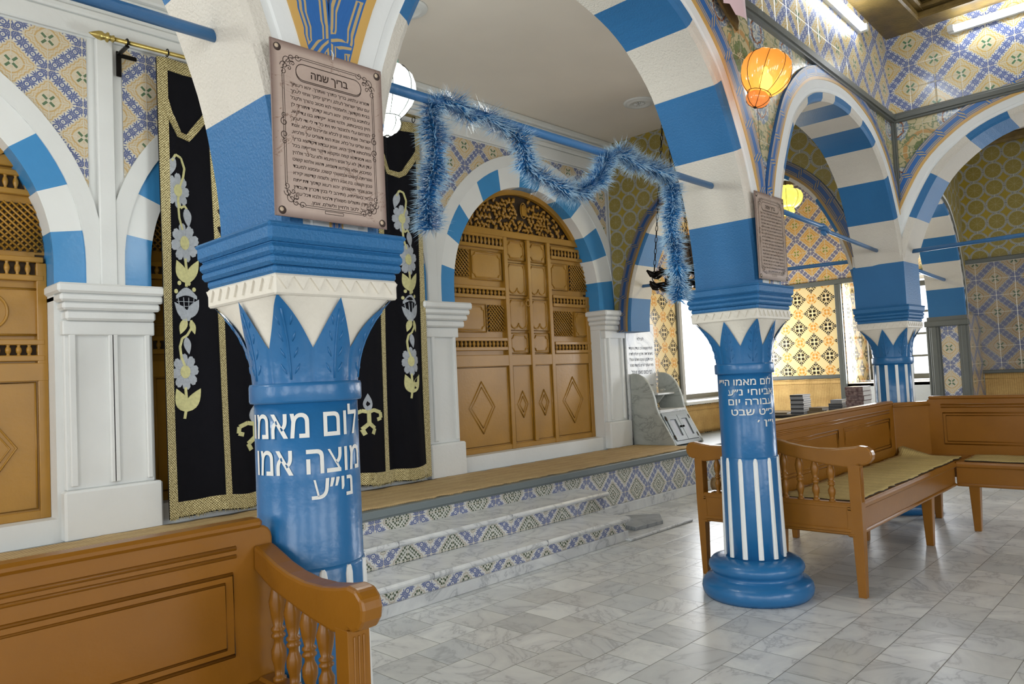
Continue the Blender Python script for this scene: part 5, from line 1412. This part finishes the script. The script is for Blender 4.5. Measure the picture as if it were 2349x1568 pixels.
oil_lamp((1.835, 3.5, 2.02), .135, 'black iron hanging oil lamp mostly hidden behind the nearest column', ZC)

def tube_lamp(p0, p1, nrm, label):
    p0, p1, nrm = Vector(p0), Vector(p1), Vector(nrm); t = thing('fluorescent_lamp', (p0+p1)/2, label, 'strip light', 'fluorescent strip lights round the hall')
    d = (p1-p0).normalized(); up = Vector((0, 0, 1)); b = MB()
    def bx(a, c, e0, e1, z0, z1, m=0):
        P = [q+nrm*e+up*z for z in (z0, z1) for e in (e0, e1) for q in (a, c)]
        for q in ((0, 2, 3, 1), (4, 5, 7, 6), (0, 1, 5, 4), (2, 6, 7, 3), (0, 4, 6, 2), (1, 3, 7, 5)): b.face([P[k] for k in q], m)
    bx(p0, p1, -.055, -.02, -.025, .025); bx(p0-d*.01, p0+d*.03, -.055, .02, -.022, .022); bx(p1-d*.03, p1+d*.01, -.055, .02, -.022, .022)
    b.build('housing', 'white', t)
    b = MB(); b.tube([p0+d*.025, p1-d*.025], .019, 12); b.build('glowing_tube', 'tube_light', t); return t
tube_lamp((4.02, 1.69, 3.545), (5.60, 1.745, 3.555), (0, -1, 0), 'bright strip light on the long tiled wall at the top of the picture')
tube_lamp((6.225, 1.36, 3.60), (6.225, -.05, 3.60), (-1, 0, 0), 'bright strip light in the top right corner of the picture')
tube_lamp((.9, 1.645, 3.545), (2.5, 1.645, 3.545), (0, -1, 0), 'strip light on the long wall over the nearest arch, above the picture')
tube_lamp((6.225, -.9, 3.60), (6.225, -2.3, 3.60), (-1, 0, 0), 'strip light on the side wall beyond the right edge of the picture')

# ------------------------------------------------------------------ tinsel garland
def garland():
    keys = [(1.605, 1.70), (1.60, 1.80), (1.625, 1.92), (1.635, 2.03), (1.635, 2.115), (1.68, 2.150), (1.76, 2.150), (1.80, 2.125), (1.86, 2.140), (1.93, 2.130), (2.0, 2.115), (2.055, 2.08), (2.085, 2.02), (2.12, 1.98), (2.2, 1.955), (2.30, 1.935), (2.40, 1.94), (2.49, 1.985), (2.56, 2.05), (2.63, 2.125), (2.72, 2.155), (2.80, 2.135), (2.90, 2.145), (2.99, 2.125), (3.07, 2.13), (3.115, 2.08), (3.10, 2.0), (3.09, 1.90), (3.12, 1.80), (3.10, 1.70), (3.135, 1.62), (3.13, 1.53)]
    pts = []
    for i in range(len(keys)-1):
        p0, p1, p2, p3 = [keys[max(0, min(len(keys)-1, i+k))] for k in (-1, 0, 1, 2)]
        for q in range(6):
            t = q/6; pts.append(tuple(.5*(2*p1[c]+(p2[c]-p0[c])*t+(2*p0[c]-5*p1[c]+4*p2[c]-p3[c])*t*t+(3*p1[c]-p0[c]-3*p2[c]+p3[c])*t**3) for c in (0, 1)))
    pts.append(keys[-1]); rg = random.Random(9); b = MB()
    P = [Vector((x, 1.89-(0 if z > 2.09 else .006)+.01*math.sin(i*.35), z)) for i, (x, z) in enumerate(pts)]
    b.tube(P, .004, 5)
    v, f, mi = [], [], []
    for i in range(len(P)-1):
        a, c = P[i], P[i+1]; L = (c-a).length; n = int(L*5600)
        for _ in range(n):
            p = a+(c-a)*rg.random(); d = Vector((rg.gauss(0, 1), rg.gauss(0, 1), rg.gauss(0, 1))); t = (c-a).normalized(); d = d-t*d.dot(t)*.75
            if d.length < .1: continue
            d.normalize(); d = (d+Vector((0, 0, -.22))).normalized(); ln = rg.uniform(.046, .078)*(1+.2*math.sin(i*.8)); w = d.orthogonal().normalized()*.0017
            q = p+d*ln*.58; e = p+d*ln+Vector((rg.gauss(0, .004), rg.gauss(0, .004), rg.gauss(0, .003)))
            b.face([p-w, p+w, q+w, q-w], 0); b.face([q-w, q+w, e], 1)
    i = len(b.v)
    return tag(b.build('tinsel_garland', ['tinsel', 'tinsel_tip']), 'fluffy pale blue tinsel garland draped along the tie rod', 'garland')
garland()

# ------------------------------------------------------------------ ceiling roses, slabs, paper
for x, label in ((5.53, 'round moulded ceiling rose left of the striped arch'), (2.95, 'round moulded ceiling rose at the top edge beside the near plaque arch')):
    t = thing('ceiling_rose', (x, 3.62, ZC), label, 'ceiling rose', 'plaster ceiling roses'); b = MB()
    b.lathe([(0, -.012), (.05, -.012), (.055, -.018), (.075, -.014), (.085, -.022), (.10, -.022), (.108, -.012), (.118, -.014), (.135, -.010), (.14, 0), (0, 0)], (x, 3.62, ZC), 40); b.build('disc', 'white', t)
    b = MB()
    for k in range(12):
        a = k*PI/6; b.tube([(x+q*math.cos(a+.3*q*8), 3.62+q*math.sin(a+.3*q*8), ZC-.016) for q in (.01, .025, .04, .052)], [.003, .006, .006, .002], 5)
    b.build('leaf_relief', 'white', t)
b = MB(); b.cbox(4.40, 3.15, .0, 4.735, 3.48, .022, .006); tag(b.build('floor_slab', 'marble'), 'small low white marble slab on the floor against the end of the lower step', 'slab')
b = MB(); b.cbox(4.745, 3.15, .0, 5.24, 3.66, .022, .006); tag(b.build('floor_slab', 'marble'), 'larger low white marble slab on the floor, partly under the loose grey slab', 'slab')
b = MB(); b.prism([(4.62, 3.27), (4.95, 3.24), (5.16, 3.40), (4.98, 3.60), (4.70, 3.58)], lambda a, y, d: (a, y, .022+d), .028)
tag(b.build('loose_slab', 'marble_slab', None, .003), 'loose grey marble slab lying on the white slabs by the steps', 'slab')
t = thing('paper_hanging', (3.45, 1.66, 3.05), 'pink printed paper sheet hanging on the tiled wall at the top edge', 'paper')
b = MB(); rows = []
for j in range(9):
    z = 3.30-.40*j/8; rows.append([(3.30+.24*i/8+.02*j/8, 1.665-.035*math.sin(i/8*PI)*(.4+j/10), z-.0 if i > 1 else z+.05*(j/8)) for i in range(9)])
b.grid(rows, 0); b.build('sheet', 'paper', t)
b = MB(); b.tube([(3.455+.03*math.cos(k*PI/8), 1.625, 3.06+.035*math.sin(k*PI/8)) for k in range(16)], .004, 4, closed=True); b.build('printed_ring', 'rod_blue', t)
b = MB(); b.prism([(3.13, 3.3), (3.30, 3.3), (3.52, 2.93), (3.505, 2.88), (3.40, 2.93), (3.25, 3.02)], lambda a, z, d: (a, 1.70-d, z), .012); b.build('brown_back_and_shadow', 'gilt', t)  # brown piece standing for the sheet's back side and its shadow

# ------------------------------------------------------------------ table and books beyond the benches
tb = thing('table', (7.75, 3.1, 0), 'black topped table with books behind the long bench', 'table')
b = MB(); b.cbox(7.42, 2.45, .645, 8.15, 3.85, .68, .006); b.build('table_top', 'tabletop', tb)
for x in (7.5, 8.07):
    for y in (2.53, 3.77): b = MB(); b.cbox(x-.025, y-.025, 0, x+.025, y+.025, .645, .004); b.build('leg', 'tabletop', tb)
ORD = ['topmost', 'second', 'third', 'fourth', 'fifth', 'sixth', 'seventh', 'eighth', 'lowest']
def book(name, x0, y0, z, dx, dy, h, cover, label, group, rot=0, spine='book_dark'):
    T = TR((x0+dx/2, y0+dy/2, z)) @ Matrix.Rotation(rot, 4, 'Z')
    t = thing(name, (x0+dx/2, y0+dy/2, z), label, 'book', group); c = min(.003, h*.14)
    b = MB(T); b.box(-dx/2, -dy/2, 0, dx/2, dy/2, c); b.box(-dx/2, -dy/2, h-c, dx/2, dy/2, h); b.box(-dx/2, -dy/2, c, -dx/2+.003, dy/2, h-c, 1); b.build('cover', [cover, spine], t)
    b = MB(T); b.box(-dx/2+.003, -dy/2+.003, c, dx/2-.003, dy/2-.003, h-c); b.build('pages', 'pages', t)
rb = random.Random(2)
for k in range(9): book('book', 7.55+rb.uniform(-.004, .004), 3.19+rb.uniform(-.004, .004), .68+.0218*(8-k), .19, .135, .0212, 'book_grey', f'{ORD[k]} grey book of the tall grey stack nearest the middle column', 'tall stack of grey books', rb.uniform(-.03, .03), 'book_grey' if k % 2 else 'book_dark')
book('book', 7.58, 2.82, .68+.0175*6, .16, .11, .034, 'book_grey', 'thick pale book topping the short grey stack', 'short stack of grey books', 0, 'book_grey')
for k in range(6): book('book', 7.56+rb.uniform(-.004, .004), 2.81+rb.uniform(-.003, .003), .68+.0175*(5-k), .18, .135, .0168, 'book_grey', f'{ORD[k] if k < 5 else "lowest"} of the thin grey books under the pale one in the short stack', 'short stack of grey books', rb.uniform(-.02, .02))
for k in range(6): book('book', 7.50+rb.uniform(-.006, .006), 2.585+rb.uniform(-.006, .006), .68+.0445*(5-k), .24, .165, .043, 'marbled', f'{ORD[k] if k < 5 else "lowest"} large marbled red book of the stack before the far window', 'stack of marbled books', rb.uniform(-.03, .03), 'marbled')
book('book', 7.52, 3.0, .68, .20, .16, .035, 'book_brown', 'olive brown book lying flat between the two grey stacks', 'brown books on the table', .2, 'book_brown')
book('book', 7.54, 2.985, .716, .18, .14, .03, 'book_brown', 'olive brown book lying on another between the grey stacks', 'brown books on the table', -.15, 'book_brown')
book('book', 7.52, 3.37, .68, .18, .17, .018, 'book_brown', 'thin book lying flat between the middle column and the tall grey stack', 'brown books on the table', .1, 'book_brown')
